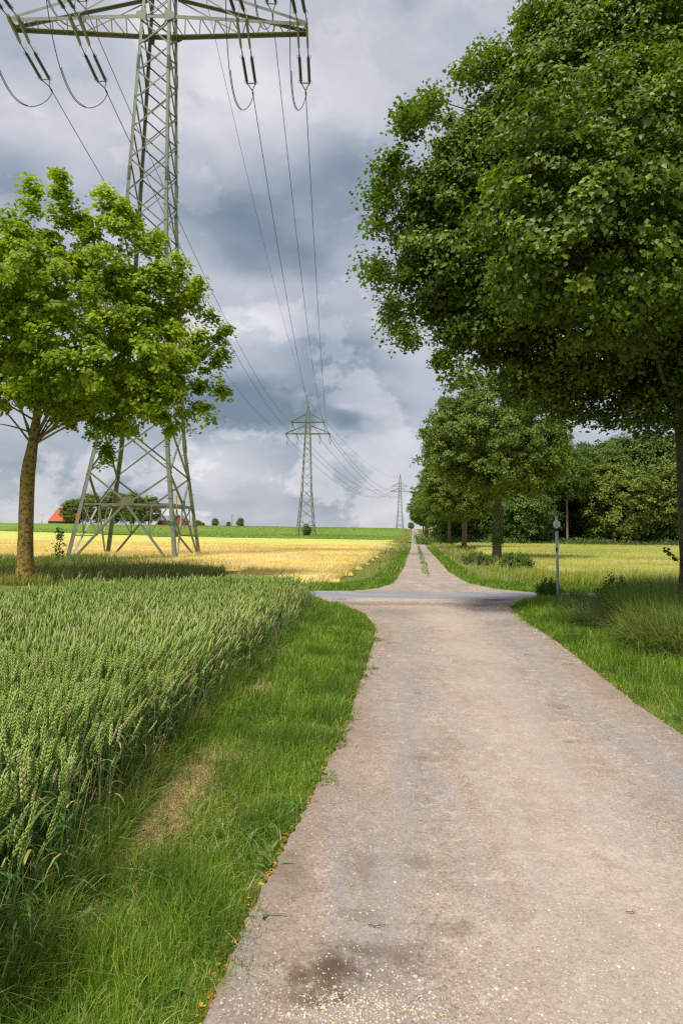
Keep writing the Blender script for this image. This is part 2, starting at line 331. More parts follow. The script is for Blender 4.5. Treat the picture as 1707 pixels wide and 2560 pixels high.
class MB:
    """collects beams, plates and tubes into one mesh"""
    def __init__(s): s.v, s.f = [], []
    def add(s, V, Fc):
        n = len(s.v); s.v += [tuple(p) for p in V]; s.f += [tuple(i+n for i in f) for f in Fc]
    def beam(s, a, b, w, h, up=(0, 0, 1)):
        a, b = Vector(a), Vector(b); d = (b-a).normalized(); up = Vector(up)
        if abs(d.dot(up.normalized())) > .98: up = Vector((1, 0, 0))
        x = d.cross(up).normalized(); y = x.cross(d).normalized(); x *= w/2; y *= h/2
        s.add([a-x-y, a+x-y, a+x+y, a-x+y, b-x-y, b+x-y, b+x+y, b-x+y],
              [(0, 3, 2, 1), (4, 5, 6, 7), (0, 1, 5, 4), (1, 2, 6, 5), (2, 3, 7, 6), (3, 0, 4, 7)])
    def angle(s, a, b, n1, n2, w, t):
        """L profile from a to b: flanges lie along n1 and n2"""
        a, b = Vector(a), Vector(b); n1, n2 = Vector(n1).normalized(), Vector(n2).normalized()
        for p, q, tt in ((n1, n2, t), (n2, n1, t)):
            o = q*(0 if p is n1 else .001)
            P = [a+o, a+p*w+o, a+p*w+q*tt+o, a+q*tt+o, b+o, b+p*w+o, b+p*w+q*tt+o, b+q*tt+o]
            s.add(P, [(0, 3, 2, 1), (4, 5, 6, 7), (0, 1, 5, 4), (1, 2, 6, 5), (2, 3, 7, 6), (3, 0, 4, 7)])
    def tube(s, pts, r, n=6, cap=True):
        pts = [Vector(p) for p in pts]; rs = r if hasattr(r, '__len__') else [r]*len(pts)
        base = len(s.v); ref = None
        for i, p in enumerate(pts):
            d = (pts[min(i+1, len(pts)-1)]-pts[max(i-1, 0)]).normalized()
            if ref is None:
                ref = d.orthogonal().normalized()
            ref = (ref-d*ref.dot(d)).normalized(); y = d.cross(ref)
            for k in range(n):
                a = 2*pi*k/n; s.v.append(tuple(p+(ref*cos(a)+y*sin(a))*rs[i]))
        for i in range(len(pts)-1):
            for k in range(n):
                a, b_ = base+i*n+k, base+i*n+(k+1) % n
                s.f.append((a, b_, b_+n, a+n))
        if cap:
            s.f.append(tuple(base+k for k in range(n))[::-1]); e = base+(len(pts)-1)*n; s.f.append(tuple(e+k for k in range(n)))
    def prism(s, outline, d0, d1):
        """outline: list of Vectors, extruded by vectors d0..d1"""
        n = len(outline); s.add([p+d0 for p in outline]+[p+d1 for p in outline],
            [tuple(range(n))[::-1], tuple(range(n, 2*n))]+[(i, (i+1) % n, (i+1) % n+n, i+n) for i in range(n)])
    def build(s, name, mat, parent=None, smooth=False):
        me = bpy.data.meshes.new(name); me.from_pydata(s.v, [], s.f)
        if smooth: me.polygons.foreach_set('use_smooth', [True]*len(me.polygons))
        me.update(); return link(name, me, mat, parent)

def poly_sheet(name, pts, z, mat, kind='structure'):
    me = bpy.data.meshes.new(name); me.from_pydata([(p[0], p[1], z) for p in pts], [], [tuple(range(len(pts)))]); me.update()
    return tag(link(name, me, mat), kind=kind)
def sstep(a, b, x): t = np.clip((np.asarray(x, float)-a)/(b-a), 0, 1); return t*t*(3-2*t)
def hill(Y): return 3.0*sstep(185, 400, Y)
def lerp_edge(E, Y): return np.interp(Y, [p[1] for p in E], [p[0] for p in E])
def strip(name, EL, ER, mat, z, ystep, nx, zf=None, rag=0., kind='structure', seed=0, y0=None, y1=None):
    """sheet between a left and a right edge (x,y lists), following the terrain"""
    y0 = y0 if y0 is not None else EL[0][1]; y1 = y1 if y1 is not None else EL[-1][1]
    ys = [y0]
    while ys[-1] < y1: ys.append(min(y1, ys[-1]+max(ystep, ys[-1]*ystep*.04)))
    ys = np.array(ys); rs = np.random.RandomState(seed)
    l = lerp_edge(EL, ys)+rs.uniform(-rag, rag, len(ys)); r = lerp_edge(ER, ys)+rs.uniform(-rag, rag, len(ys))
    t = np.linspace(0, 1, nx+1)
    X = l[:, None]*(1-t)+r[:, None]*t; Yg = np.repeat(ys[:, None], nx+1, 1)
    Z = hill(Yg)+z
    if zf is not None: Z = Z+zf(X, Yg)
    V = np.stack([X, Yg, Z], -1).reshape(-1, 3)
    i = np.arange((len(ys)-1)*(nx+1)).reshape(len(ys)-1, nx+1)[:, :-1].ravel()
    Q = np.stack([i, i+1, i+nx+2, i+nx+1], 1)
    return tag(link(name, arr_mesh(name, V, Q, smooth=True), mat), kind=kind)
def vnoise(X, Y, s, seed=0):
    """smooth value noise, 0..1"""
    rs = np.random.RandomState(seed); T = rs.rand(64, 64)
    x, y = np.asarray(X)*s, np.asarray(Y)*s; xi, yi = np.floor(x).astype(int), np.floor(y).astype(int); fx, fy = x-xi, y-yi
    fx, fy = fx*fx*(3-2*fx), fy*fy*(3-2*fy)
    g = lambda a, b_: T[a % 64, b_ % 64]
    return (g(xi, yi)*(1-fx)+g(xi+1, yi)*fx)*(1-fy)+(g(xi, yi+1)*(1-fx)+g(xi+1, yi+1)*fx)*fy

# ------------------------------------------------------------------ blades
def blades(P, h, w, lean, seed, curl=.5, seg=3, wind=(0, 0), rnd=None, flat=0.):
    """P (n,3) roots; returns V, quads, tris, rnd"""
    rs = np.random.RandomState(seed); n = len(P); h = np.broadcast_to(h, n).astype(float); w = np.broadcast_to(w, n).astype(float)
    a = rs.rand(n)*2*pi; ln = np.abs(rs.normal(0, 1, n))*lean+flat
    dirx, diry = np.cos(a)*ln+wind[0], np.sin(a)*ln+wind[1]
    fa = rs.rand(n)*pi; wx, wy = np.cos(fa), np.sin(fa)
    k = rs.uniform(.4, 1.6, n)*curl
    V = np.zeros((n, 2*seg+1, 3))
    for i in range(seg+1):
        t = i/seg; off = t*.45+k*t*t
        cx = P[:, 0]+dirx*h*off; cy_ = P[:, 1]+diry*h*off
        lh = np.sqrt(dirx**2+diry**2)*off
        cz = P[:, 2]+h*t/np.sqrt(1+lh**2*.6)*(1-.25*k*t*t*np.minimum(1, lh*1.5))
        ww = w*(1-t**1.6)*.5+w*.04
        if i < seg:
            V[:, 2*i] = np.stack([cx-wx*ww, cy_-wy*ww, cz], 1); V[:, 2*i+1] = np.stack([cx+wx*ww, cy_+wy*ww, cz], 1)
        else: V[:, 2*seg] = np.stack([cx, cy_, cz], 1)
    b0 = (np.arange(n)*(2*seg+1))[:, None]
    Q = np.concatenate([b0+np.array([[2*i, 2*i+1, 2*i+3, 2*i+2]]) for i in range(seg-1)]) if seg > 1 else np.zeros((0, 4), int)
    T = b0+np.array([[2*seg-2, 2*seg-1, 2*seg]])
    r = rs.rand(n) if rnd is None else rnd
    return V.reshape(-1, 3), Q, T, np.tile(r, seg-1), r
class Acc:
    def __init__(s): s.V, s.Q, s.T, s.q, s.t, s.n = [], [], [], [], [], 0
    def add(s, V, Q, T, rq, rt):
        V = V.reshape(-1, 3)
        if len(Q): s.Q.append(Q+s.n); s.q.append(rq)
        if len(T): s.T.append(T+s.n); s.t.append(rt)
        s.V.append(V); s.n += len(V)
    def mesh(s, name, smooth=False):
        c = lambda L: np.concatenate(L) if L else None
        return arr_mesh(name, c(s.V), c(s.Q), c(s.T), c(s.q), c(s.t), smooth)
def scatter(x0, x1, y0, y1, n, seed, test=None):
    rs = np.random.RandomState(seed); X, Y = rs.uniform(x0, x1, n), rs.uniform(y0, y1, n)
    if test is not None: k = test(X, Y); X, Y = X[k], Y[k]
    return X, Y
def P3(X, Y, z=0.): return np.stack([X, Y, hill(Y)+z], 1)

# ------------------------------------------------------------------ ground, roads
TL = [(-.38, -3), (-.46, 2.3), (-.38, 3.1), (-.21, 4.1), (-.05, 5.2), (.1, 6.2), (.2, 7.4), (.38, 9), (.55, 10.8), (.62, 12.3), (.5, 14), (.1, 15.3), (-.7, 17.0)]
TR = [(2.7, -3), (2.72, 2.3), (2.78, 4), (2.88, 5.8), (2.95, 6.9), (3.08, 8.2), (3.35, 10.6), (3.55, 13.4), (3.85, 15.6), (4.6, 17.2)]
FL = [(.2, 19.1), (1.1, 20.3), (1.7, 22.2), (2.35, 27), (3.1, 33.2), (4.15, 43), (6.75, 66), (19.7, 190), (41.7, 400), (60, 560)]
FR = [(5.7, 19.4), (4.7, 20.6), (4.25, 22.8), (4.55, 28.6), (5.07, 33.7), (6.1, 43.5), (8.35, 65.6), (21.9, 190), (44.2, 400), (62.5, 560)]
WE = [(-1.40, -2), (-1.44, 3.3), (-1.44, 5.2), (-1.40, 6.7), (-1.18, 8.7), (-.94, 11.6), (-.78, 14.0), (-.9, 14.9)]   # right edge of the wheat
WB = lambda X: np.interp(X, [-9, -5.7, -4.8, -3.8, -2, -.9], [9.6, 11.6, 12.8, 14.4, 15.6, 14.9])                     # back edge of the wheat
# ground
ys = np.concatenate([np.linspace(-40, 180, 12), np.linspace(190, 410, 23), [450, 520, 700, 1200, 3000, 8000]])
xs = np.concatenate([[-8000, -3000, -900], np.linspace(-400, 400, 9), [900, 3000, 8000]])
Xg, Yg = np.meshgrid(xs, ys); Zg = hill(Yg)-np.maximum(0, Yg-430)*.0035
i = np.arange(len(ys)*len(xs)).reshape(len(ys), len(xs)); Q = np.stack([i[:-1, :-1], i[:-1, 1:], i[1:, 1:], i[1:, :-1]], -1).reshape(-1, 4)
tag(link('ground', arr_mesh('ground', np.stack([Xg, Yg, Zg], -1), Q, smooth=True), M['soil']), kind='structure')
def tz(X, Y):
    e = np.minimum(X-lerp_edge(TL, Y), lerp_edge(TR, Y)-X)
    return .012*vnoise(X, Y, 1.3, 3)+.006*vnoise(X, Y, 6, 4)+.003*vnoise(X, Y, 22, 5)-.018*np.exp(-((e-.75)/.35)**2)+.012
trk = strip('gravel_track', TL, TR, M['track'], .006, .04, 90, tz, .012, y0=-3, y1=17.25)
co = np.zeros(len(trk.data.vertices)*3, np.float32); trk.data.vertices.foreach_get('co', co); co = co.reshape(-1, 3)
ew = np.minimum(co[:, 0]-lerp_edge(TL, co[:, 1]), lerp_edge(TR, co[:, 1])-co[:, 0])/1.3
trk.data.attributes.new('edge', 'FLOAT', 'POINT').data.foreach_set('value', np.clip(ew, 0, 1).astype(np.float32))
strip('gravel_track', FL, FR, M['track_far'], .010, .35, 8, None, .05, seed=2)
me = bpy.data.meshes.new('asphalt_road')
ax = np.linspace(-60, 60, 61); zz = .022
me.from_pydata([(x, 16.95+.09*x if x > -1 else 16.86+(x+1)*.25, zz) for x in ax]+[(x, 19.18+.04*x if x > -1 else 19.14+(x+1)*.25, zz) for x in ax], [], [(k, k+1, k+62, k+61) for k in range(60)]); me.update()
tag(link('asphalt_road', me, M['asphalt']), kind='structure')

# ------------------------------------------------------------------ verge grass near the camera
def gtest(X, Y): return (X > lerp_edge(WE, Y)-.35) & (X < lerp_edge(TL, Y)-.04+.36*vnoise(X, Y, 4, 9)*vnoise(X, Y, 13, 10)) & (X > -.56*Y-.5)
def dry(X, Y):   # patches of cut dry straw along the wheat
    m_ = np.zeros_like(X)
    for px, py, r_ in ((430, 1990, .30), (370, 2085, .24), (510, 1920, .28), (640, 1730, .22), (700, 1640, .22), (300, 2150, .11), (20, 2350, .07), (180, 2330, .07)):
        g = gr(px, py); m_ = np.maximum(m_, np.exp(-(((X-g.x)/r_)**2+((Y-g.y)/(r_*1.9))**2)))
    return np.clip(m_*(.55+1.2*vnoise(X, Y, 7, 44))*(.65+.7*vnoise(X, Y, 20, 45)), 0, 1)
A = Acc()
for (y0, y1, n, hh, ww, sd_) in ((2.0, 3.6, 60000, .075, .0034, 1), (3.6, 6, 62000, .085, .0042, 2), (6, 10, 52000, .09, .0065, 3), (10, 17.2, 52000, .10, .010, 4)):
    X, Y = scatter(-2.3, .7, y0, y1, n, sd_, gtest); rs = np.random.RandomState(sd_+50)
    k = rs.rand(len(X)) > dry(X, Y)**.88; X, Y = X[k], Y[k]
    e = lerp_edge(TL, Y)-X; we = X-lerp_edge(WE, Y)
    hf = 1.15*hh*rs.uniform(.4, 1.7, len(X))*(.45+1.1*vnoise(X, Y, 3.2, 7))*np.clip(.45+e*2.2, .3, 1.0)*(1+.9*np.exp(-np.clip(we, 0, 9)/.18))
    A.add(*blades(P3(X, Y), hf, ww*rs.uniform(.6, 1.3, len(X)), .55, sd_+7, .6, 3, (.1, .0)))
tag(link('verge_grass', A.mesh('verge_grass'), M['grass']), 'short bright green grass between the wheat and the gravel track', 'grass', kind='stuff')
A = Acc()   # dry cut straw
X, Y = scatter(-1.9, .2, 2.1, 12, 130000, 31); k = (np.random.RandomState(5).rand(len(X)) < dry(X, Y)**1.5*.95) & gtest(X, Y); X, Y = X[k], Y[k]
A.add(*blades(P3(X, Y, .012), .075, .0036, .5, 32, .9, 3, (0, 0), None, 1.3))
X, Y = scatter(-1.9, .6, 2.1, 16, 9000, 33, gtest)
A.add(*blades(P3(X, Y, .01), .065, .0034, .6, 34, .7, 3, (0, 0), None, .7))
tag(link('dry_straw', A.mesh('dry_straw'), M['straw']), 'patches of cut dry straw lying in the grass beside the wheat', 'straw', kind='stuff')
# rank weeds along the foot of the wheat
A = Acc()
for (y0, y1, n, ww, s_) in ((2.2, 5, 15000, .006, 41), (5, 9, 14000, .008, 42), (9, 15.2, 12000, .011, 43)):
    X, Y = scatter(-2.4, 0, y0, y1, n*3, s_, lambda X, Y: np.abs(X-lerp_edge(WE, Y)-.10) < .22); rs = np.random.RandomState(s_)
    X, Y = X[:n], Y[:n]
    A.add(*blades(P3(X, Y), .19*rs.uniform(.4, 1.6, len(X)), ww*rs.uniform(.6, 1.3, len(X)), .45, s_+3, .9, 3, (.12, 0)))
tag(link('rank_grass', A.mesh('rank_grass'), M['grass_dark']), 'tangled darker grass at the foot of the standing wheat', 'grass', kind='stuff')
A = Acc(); rs = np.random.RandomState(77)   # broad-leaved weeds
CX, CY = scatter(-2.2, .6, 2.1, 13, 520, 78, gtest)
X = np.repeat(CX, 9)+rs.normal(0, .018, len(CX)*9); Y = np.repeat(CY, 9)+rs.normal(0, .018, len(CX)*9)
A.add(*blades(P3(X, Y, .005), .055*rs.uniform(.6, 1.6, len(X)), .017*rs.uniform(.6, 1.5, len(X)), .75, 79, .9, 3, (0, 0), None, .35))
tag(link('verge_weeds', A.mesh('verge_weeds'), leafmat('weed_leaves', [(0, (.07, .15, .03)), (1, (.17, .28, .05))], trans=.25)), 'small broad-leaved weeds among the verge grass', 'weeds', kind='stuff')
A = Acc()   # flowering grass stalks
X, Y = scatter(-2.6, 0, 2.1, 14.5, 3200, 80, lambda X, Y: np.abs(X-lerp_edge(WE, Y)+.02) < .24); n = len(X); H_ = rs.uniform(.28, .62, n); lx, ly = rs.normal(.05, .08, n), rs.normal(0, .08, n)
root = P3(X, Y); tip = root+np.stack([lx, ly, H_], 1); w_ = np.array([.0012, 0, 0]); V = np.stack([root-w_, root+w_, tip+w_, tip-w_], 1); A.add(V, np.arange(n*4).reshape(n, 4), np.zeros((0, 3), int), np.zeros(n), np.zeros(0)); stalk_n = n
sp_ = np.repeat(tip, 14, 0)+np.stack([rs.normal(0, .007, n*14), rs.normal(0, .007, n*14), rs.uniform(-.07, .02, n*14)], 1)
A.add(*blades(sp_, .010, .0032, .8, 81, .5, 2))
tag(link('flowering_grass', A.mesh('flowering_grass'), M['seed']), 'thin brownish flowering grass stalks along the edge of the wheat', 'grass', kind='stuff')
# right verge of the near track
def rtest(X, Y): return (X > lerp_edge(TR, Y)+.05-.44*vnoise(X, Y, 3, 19)*vnoise(X, Y, 9, 20)) & (X < 10.5) & (Y < 16.9+.09*X-.12) & (X < .54*Y+.5)
A = Acc()
for (y0, y1, n, hh, ww, s_) in ((4.6, 8.5, 52000, .10, .0065, 61), (8.5, 12.5, 62000, .11, .009, 62), (12.5, 18, 80000, .12, .013, 63)):
    X, Y = scatter(2.7, 10.5, y0, y1, n, s_, rtest); rs = np.random.RandomState(s_)
    e = X-lerp_edge(TR, Y)
    hf = 1.25*hh*rs.uniform(.4, 1.7, len(X))*(.45+1.1*vnoise(X, Y, 2.5, 8))*np.clip(.4+e*1.6, .3, 1.0)
    A.add(*blades(P3(X, Y), hf, ww*rs.uniform(.6, 1.3, len(X)), .5, s_+9, .6, 3, (-.05, 0)))
tag(link('roadside_grass', A.mesh('roadside_grass'), M['grass']), 'short bright green grass on the right side of the gravel track', 'grass', kind='stuff')
# taller meadow tussocks further right, under the big tree
A = Acc(); B = Acc()
cl = []
rs = np.random.RandomState(71)
for px, py, r_, n in ((1640, 1590, .75, 6500), (1700, 1640, .7, 5000), (1560, 1510, .42, 3000), (1600, 1540, .6, 3500), (1690, 1560, .8, 4500), (1375, 1500, .30, 1600), (1500, 1500, .35, 1200), (1660, 1510, .9, 3500), (1440, 1508, .3, 700)):
    g = gr(px, py); a = rs.rand(n)*2*pi; q = np.sqrt(rs.rand(n))*r_
    X, Y = g.x+np.cos(a)*q, g.y+np.sin(a)*q*1.2; k = Y < 16.8+.09*X; X, Y = X[k], Y[k]
    hh = .80 if px > 1590 else .42
    A.add(*blades(P3(X, Y), hh*rs.uniform(.4, 1.2, len(X)), .010*rs.uniform(.6, 1.3, len(X)), .55, px, 1.0, 3, (-.15, 0)))
tag(link('tussock_grass', A.mesh('tussock_grass'), M['grass_dark']), 'long tussocky grass around the foot of the big roadside tree', 'grass', kind='stuff')
A = Acc()
X, Y = scatter(4.5, 10.5, 8.5, 17.6, 5200, 89, lambda X, Y: (X > lerp_edge(TR, Y)+.9) & (Y < 16.7+.09*X) & (X < .54*Y+.5) & (vnoise(X, Y, .8, 3) > .3))
A.add(*blades(P3(X, Y), .42*rs.uniform(.5, 1.2, len(X)), .008, .45, 90, 1.1, 3, (-.2, 0)))
tag(link('seed_stalks', A.mesh('seed_stalks'), M['seed']), 'thin pale seed stalks standing above the grass right of the track', 'grass', kind='stuff')
A = Acc()
for px, py, r_, n in ((1510, 1508, .30, 900), (1550, 1520, .22, 600)):
    g = gr(px, py); a = rs.rand(n)*2*pi; q = np.sqrt(rs.rand(n))*r_
    A.add(*blades(P3(g.x+np.cos(a)*q, g.y+np.sin(a)*q), .20, .011, .8, px, 1, 3, (0, 0), None, .5))
tag(link('withered_grass', A.mesh('withered_grass'), M['straw']), 'small withered straw-coloured tuft beside the asphalt road', 'grass', kind='stuff')

# ------------------------------------------------------------------ wheat
def wheat_plant(rs, near):
    """one plant as V, Q, T with part flags: leaf mesh (stem+leaves) and ear mesh separately"""
    h = .50; L = Acc(); Ea = Acc()
    bend = rs.uniform(-.06, .06, 2)
    cen = lambda t: np.array([bend[0]*t*t, bend[1]*t*t, h*t])
    # stem: 3-sided
    ring = lambda c, r: np.array([c+np.array([cos(a), sin(a), 0])*r for a in (0, 2.09, 4.19)])
    V = np.concatenate([ring(cen(0), .0022), ring(cen(.5), .002), ring(cen(1), .0016)])
    Q = np.array([[i*3+k, i*3+(k+1) % 3, (i+1)*3+(k+1) % 3, (i+1)*3+k] for i in range(2) for k in range(3)])
    L.add(V, Q, np.zeros((0, 3), int), np.full(len(Q), .75), np.zeros(0))
    for lz in ((.25, .45, .65, .80) if near else (.45, .74)):
        a = rs.rand()*2*pi; c = cen(lz); dv = np.array([cos(a), sin(a), 0]); sd2 = np.array([-sin(a), cos(a), 0])
        ll = rs.uniform(.13, .20); rise = rs.uniform(.5, 1.1); drop = rs.uniform(.8, 2.0); w0 = .0065 if near else .009
        pts = []; seg = 4 if near else 3
        for i in range(seg+1):
            t = i/seg; p = c+dv*ll*t*.75+np.array([0, 0, 1])*ll*(rise*t-drop*.6*t*t)
            ww = w0*(1-t**2)*(0.6+.8*t if t < .5 else 1)
            pts += [p-sd2*ww, p+sd2*ww]
        V = np.array(pts); Q = np.array([[2*i, 2*i+1, 2*i+3, 2*i+2] for i in range(seg)])
        L.add(V, Q, np.zeros((0, 3), int), np.full(seg, rs.rand()), np.zeros(0))
    # ear
    top = cen(1); d = np.array([bend[0]*2.4+rs.uniform(-.03, .03), bend[1]*2.4+rs.uniform(-.03, .03), .5]); d /= np.linalg.norm(d)
    a = rs.rand()*2*pi; s1 = np.cross(d, [cos(a), sin(a), 0.1]); s1 /= np.linalg.norm(s1); s2 = np.cross(d, s1); el = rs.uniform(.078, .10)
    r0 = rs.rand()
    if near:
        s1o, s2o = s1, s2
        for k in range(22):
            t = k/22; c = top+d*el*(t+.04); sgn = 1 if k % 2 else -1; sz = (.0062 if .1 < t < .8 else .0047)
            s1, s2 = (s1o, s2o) if (k//2) % 2 else (s2o, -s1o)
            oc = c+s1*sgn*sz*.55; ax = d*.92+s1*sgn*.32; ax /= np.linalg.norm(ax)
            tip = oc+ax*.0155; bt = oc-ax*.005
            m_ = oc+ax*.003
            V = np.array([bt, m_+s2*sz*.85, m_+s1*sgn*sz*.7, m_-s2*sz*.85, m_-s1*sgn*sz*.5, tip])
            T = np.array([[0, 1, 2], [0, 2, 3], [0, 3, 4], [0, 4, 1], [5, 2, 1], [5, 3, 2], [5, 4, 3], [5, 1, 4]])
            Ea.add(V, np.zeros((0, 4), int), T, np.zeros(0), np.full(8, np.clip(r0+rs.uniform(-.15, .15), 0, 1)))
    else:
        prof = [(0, .004), (.15, .009), (.55, .009), (.85, .0065), (1, .001)]
        V = []
        for j, (t, r_) in enumerate(prof):
            c = top+d*el*1.05*t
            for k in range(4):
                an = k*pi/2+j*.4; V.append(c+(s1*cos(an)+s2*sin(an)*.75)*r_)
        Q = np.array([[j*4+k, j*4+(k+1) % 4, (j+1)*4+(k+1) % 4, (j+1)*4+k] for j in range(4) for k in range(4)])
        Ea.add(np.array(V), Q, np.zeros((0, 3), int), np.repeat(np.clip(r0+rs.uniform(-.2, .2, 4), 0, 1), 4), np.zeros(0))
    g = lambda A_: (np.concatenate(A_.V), np.concatenate(A_.Q) if A_.Q else np.zeros((0, 4), int), np.concatenate(A_.T) if A_.T else np.zeros((0, 3), int),
                    np.concatenate(A_.q) if A_.q else np.zeros(0), np.concatenate(A_.t) if A_.t else np.zeros(0))
    return g(L), g(Ea)
def replicate(acc, geo, P, rot, scl, tiltx, tilty, r):
    V, Q, T, rq, rt = geo; n = len(P); nv = len(V)
    if n == 0: return
    c, s = np.cos(rot)[:, None], np.sin(rot)[:, None]
    x = V[None, :, 0]*c-V[None, :, 1]*s; y = V[None, :, 0]*s+V[None, :, 1]*c; z = np.repeat(V[None, :, 2], n, 0)
    k = scl[:, None]; zz_ = z*z/.5
    W = np.stack([(x+tiltx[:, None]*zz_)*k+P[:, 0:1], (y+tilty[:, None]*zz_)*k+P[:, 1:2], z*k+P[:, 2:3]], -1)
    o = (np.arange(n)*nv)[:, None, None]
    Qn = (Q[None]+o).reshape(-1, 4) if len(Q) else Q; Tn = (T[None]+o).reshape(-1, 3) if len(T) else T
    f_ = lambda a: np.clip(a[None]+r[:, None], 0, 1).ravel() if len(a) else a
    acc.add(W.reshape(-1, 3), Qn, Tn, f_(rq), f_(rt))
LF, ER = Acc(), Acc(); rs = np.random.RandomState(5)
def wtest(X, Y): return ((X < lerp_edge(WE, Y)+.05+.10*(vnoise(X*0, Y, 3, 2)-.5)) | ((X < lerp_edge(WE, Y)+.28) & (vnoise(X, Y, 9, 12) > .72))) & (Y < WB(X)) & (X > -.545*Y-.55)
for (y0, y1, dens, near) in ((1.6, 5.6, 560, True), (5.6, 9.5, 540, False), (9.5, 16, 430, False)):
    prot = [wheat_plant(rs, near) for _ in range(7)]
    area = 9.3*(y1-y0); X, Y = scatter(-9.3, 0, y0, y1, int(area*dens), int(y0*10), wtest)
    # sowing rows along the field, with a few thin lanes
    Xr = np.round(X/.125)*.125+rs.normal(0, .025, len(X)); X = np.where(X < lerp_edge(WE, Y)-.15, Xr, X)
    lane = (np.abs(Y-(13.1+.28*X)) < .16) & (rs.rand(len(X)) < .8); X, Y = X[~lane], Y[~lane]
    hs = (1.0+.16*(vnoise(X, Y, .9, 6)-.5)+.10*(vnoise(X, Y, 3, 16)-.5)+rs.normal(0, .075, len(X)))*np.where(X > lerp_edge(WE, Y)-.10, rs.uniform(.72, 1.0, len(X)), 1.0)*np.where(Y < 7, 1.0+.16*(7-Y)/4, 1)
    rot = rs.rand(len(X))*2*pi; tx, ty = rs.normal(.03, .07, len(X))+.20*(vnoise(X, Y, 1.2, 26)-.5), rs.normal(0, .07, len(X)); ed = X > lerp_edge(WE, Y)-.15
    tx = tx+ed*rs.uniform(-.05, .16, len(X)); rr = rs.uniform(-.25, .25, len(X)); pick = rs.randint(0, 7, len(X))
    for j in range(7):
        k = pick == j
        for acc, geo in ((LF, prot[j][0]), (ER, prot[j][1])):
            replicate(acc, geo, P3(X[k], Y[k]), rot[k], hs[k]*1.06, tx[k], ty[k], rr[k])
X, Y = scatter(-2.2, 0, 2.0, 15, 26000, 17, lambda X, Y: (X > lerp_edge(WE, Y)-.30) & (X < lerp_edge(WE, Y)+.10)); rs = np.random.RandomState(18)
LF.add(*blades(P3(X, Y), .34*rs.uniform(.45, 1.35, len(X)), .012*rs.uniform(.6, 1.2, len(X)), .40, 19, 1.1, 3, (.12, 0), np.clip(rs.rand(len(X))*.9, 0, 1)))
wf = link('wheat_field', LF.mesh('wheat_leaves'), M['wheat_leaf']); tag(wf, 'unripe green wheat standing at the left of the track', 'wheat', kind='stuff')
wr = link('wheat_ears', ER.mesh('wheat_ears'), M['wheat_ear'], wf); wr['kind'] = 'stuff'

# ------------------------------------------------------------------ grass below the pylon and along the asphalt road
A = Acc(); S = Acc(); rs = np.random.RandomState(8)
X, Y = scatter(-22, -3.4, 18.6, 34, 66000, 81, lambda X, Y: (X > -.6*Y-1) & ((Y < 31.5) | (X < -8)) & (X < -3.6-(Y-24)*.05-1.2*vnoise(X, Y, .6, 3)) & (Y > 19.4))
hh = np.where(Y < 23, .16, .36)*rs.uniform(.5, 1.3, len(X))*(.6+.8*vnoise(X, Y, .8, 4))
A.add(*blades(P3(X, Y), hh, np.where(Y < 24, .016, .022)*rs.uniform(.6, 1.3, len(X)), .4, 82, .8, 3, (.1, 0)))
tag(link('rough_grass', A.mesh('rough_grass'), M['grass_dark']), 'rank dark green grass around the feet of the big pylon', 'grass', kind='stuff')
k = rs.rand(len(X)) < .05; X, Y = X[k], Y[k]
S.add(*blades(P3(X, Y), .52*rs.uniform(.7, 1.15, len(X)), .016, .3, 83, .8, 3, (.15, 0)))
tag(link('seed_heads', S.mesh('seed_heads'), M['seed']), 'brownish seed heads above the rank grass by the pylon', 'grass', kind='stuff')
# verge strips either side of the far track and in front of the barley
A = Acc(); B = Acc(); S = Acc()
X, Y = scatter(-6, 2.2, 19.1, 24, 30000, 91, lambda X, Y: (X < lerp_edge(FL, Y)) & (Y > 19.25+.04*X) & (Y < 21.9+np.maximum(0, X-.2)*2.6))
A.add(*blades(P3(X, Y), .10*np.random.RandomState(1).uniform(.5, 1.4, len(X)), .016, .5, 92, .6, 2))
X, Y = scatter(0, 10, 22, 70, 60000, 93, lambda X, Y: (X < lerp_edge(FL, Y)) & (X > lerp_edge(FL, Y)-.9))
A.add(*blades(P3(X, Y), .14*np.random.RandomState(2).uniform(.5, 1.4, len(X)), .024, .5, 94, .6, 2))
X, Y = scatter(3, 12, 19.6, 70, 90000, 95, lambda X, Y: (X > lerp_edge(FR, Y)-.03) & (X < lerp_edge(FR, Y)+np.where(Y < 24, 2.2, .8)) & (Y > 19.3+.04*X))
A.add(*blades(P3(X, Y), .14*np.random.RandomState(3).uniform(.5, 1.4, len(X)), .022, .5, 96, .6, 2))
X, Y = scatter(5, 20, 19.4, 22.4, 26000, 97, lambda X, Y: (X > lerp_edge(FR, Y)) & (Y > 19.35+.04*X) & (Y < 21.8+.05*X))
A.add(*blades(P3(X, Y), .12*np.random.RandomState(4).uniform(.5, 1.4, len(X)), .017, .5, 98, .6, 2))
X, Y = scatter(1.5, 12, 25.5, 75, 60000, 99, lambda X, Y: np.abs(X-(lerp_edge(FL, Y)+lerp_edge(FR, Y))/2) < .08+.13*vnoise(X, Y, .7, 5)-np.where(Y < 27, .1, 0))
A.add(*blades(P3(X, Y), .08, .02, .5, 100, .6, 2))
X, Y = scatter(6, 42, 75, 390, 30000, 101, lambda X, Y: np.abs(X-(lerp_edge(FL, Y)+lerp_edge(FR, Y))/2) < .25)
A.add(*blades(P3(X, Y), .12, .06, .5, 102, .6, 2))
tag(link('track_verge_grass', A.mesh('track_verge_grass'), M['grass']), 'low green grass edging and between the wheel ruts of the far track', 'grass', kind='stuff')
X, Y = scatter(-2, 36, 24, 330, 120000, 111, lambda X, Y: (X < lerp_edge(FL, Y)-.5) & (X > lerp_edge(FL, Y)-2.6-1.0*vnoise(X, Y, .25, 6)) & (np.random.RandomState(1).rand(len(X)) < 60/Y))
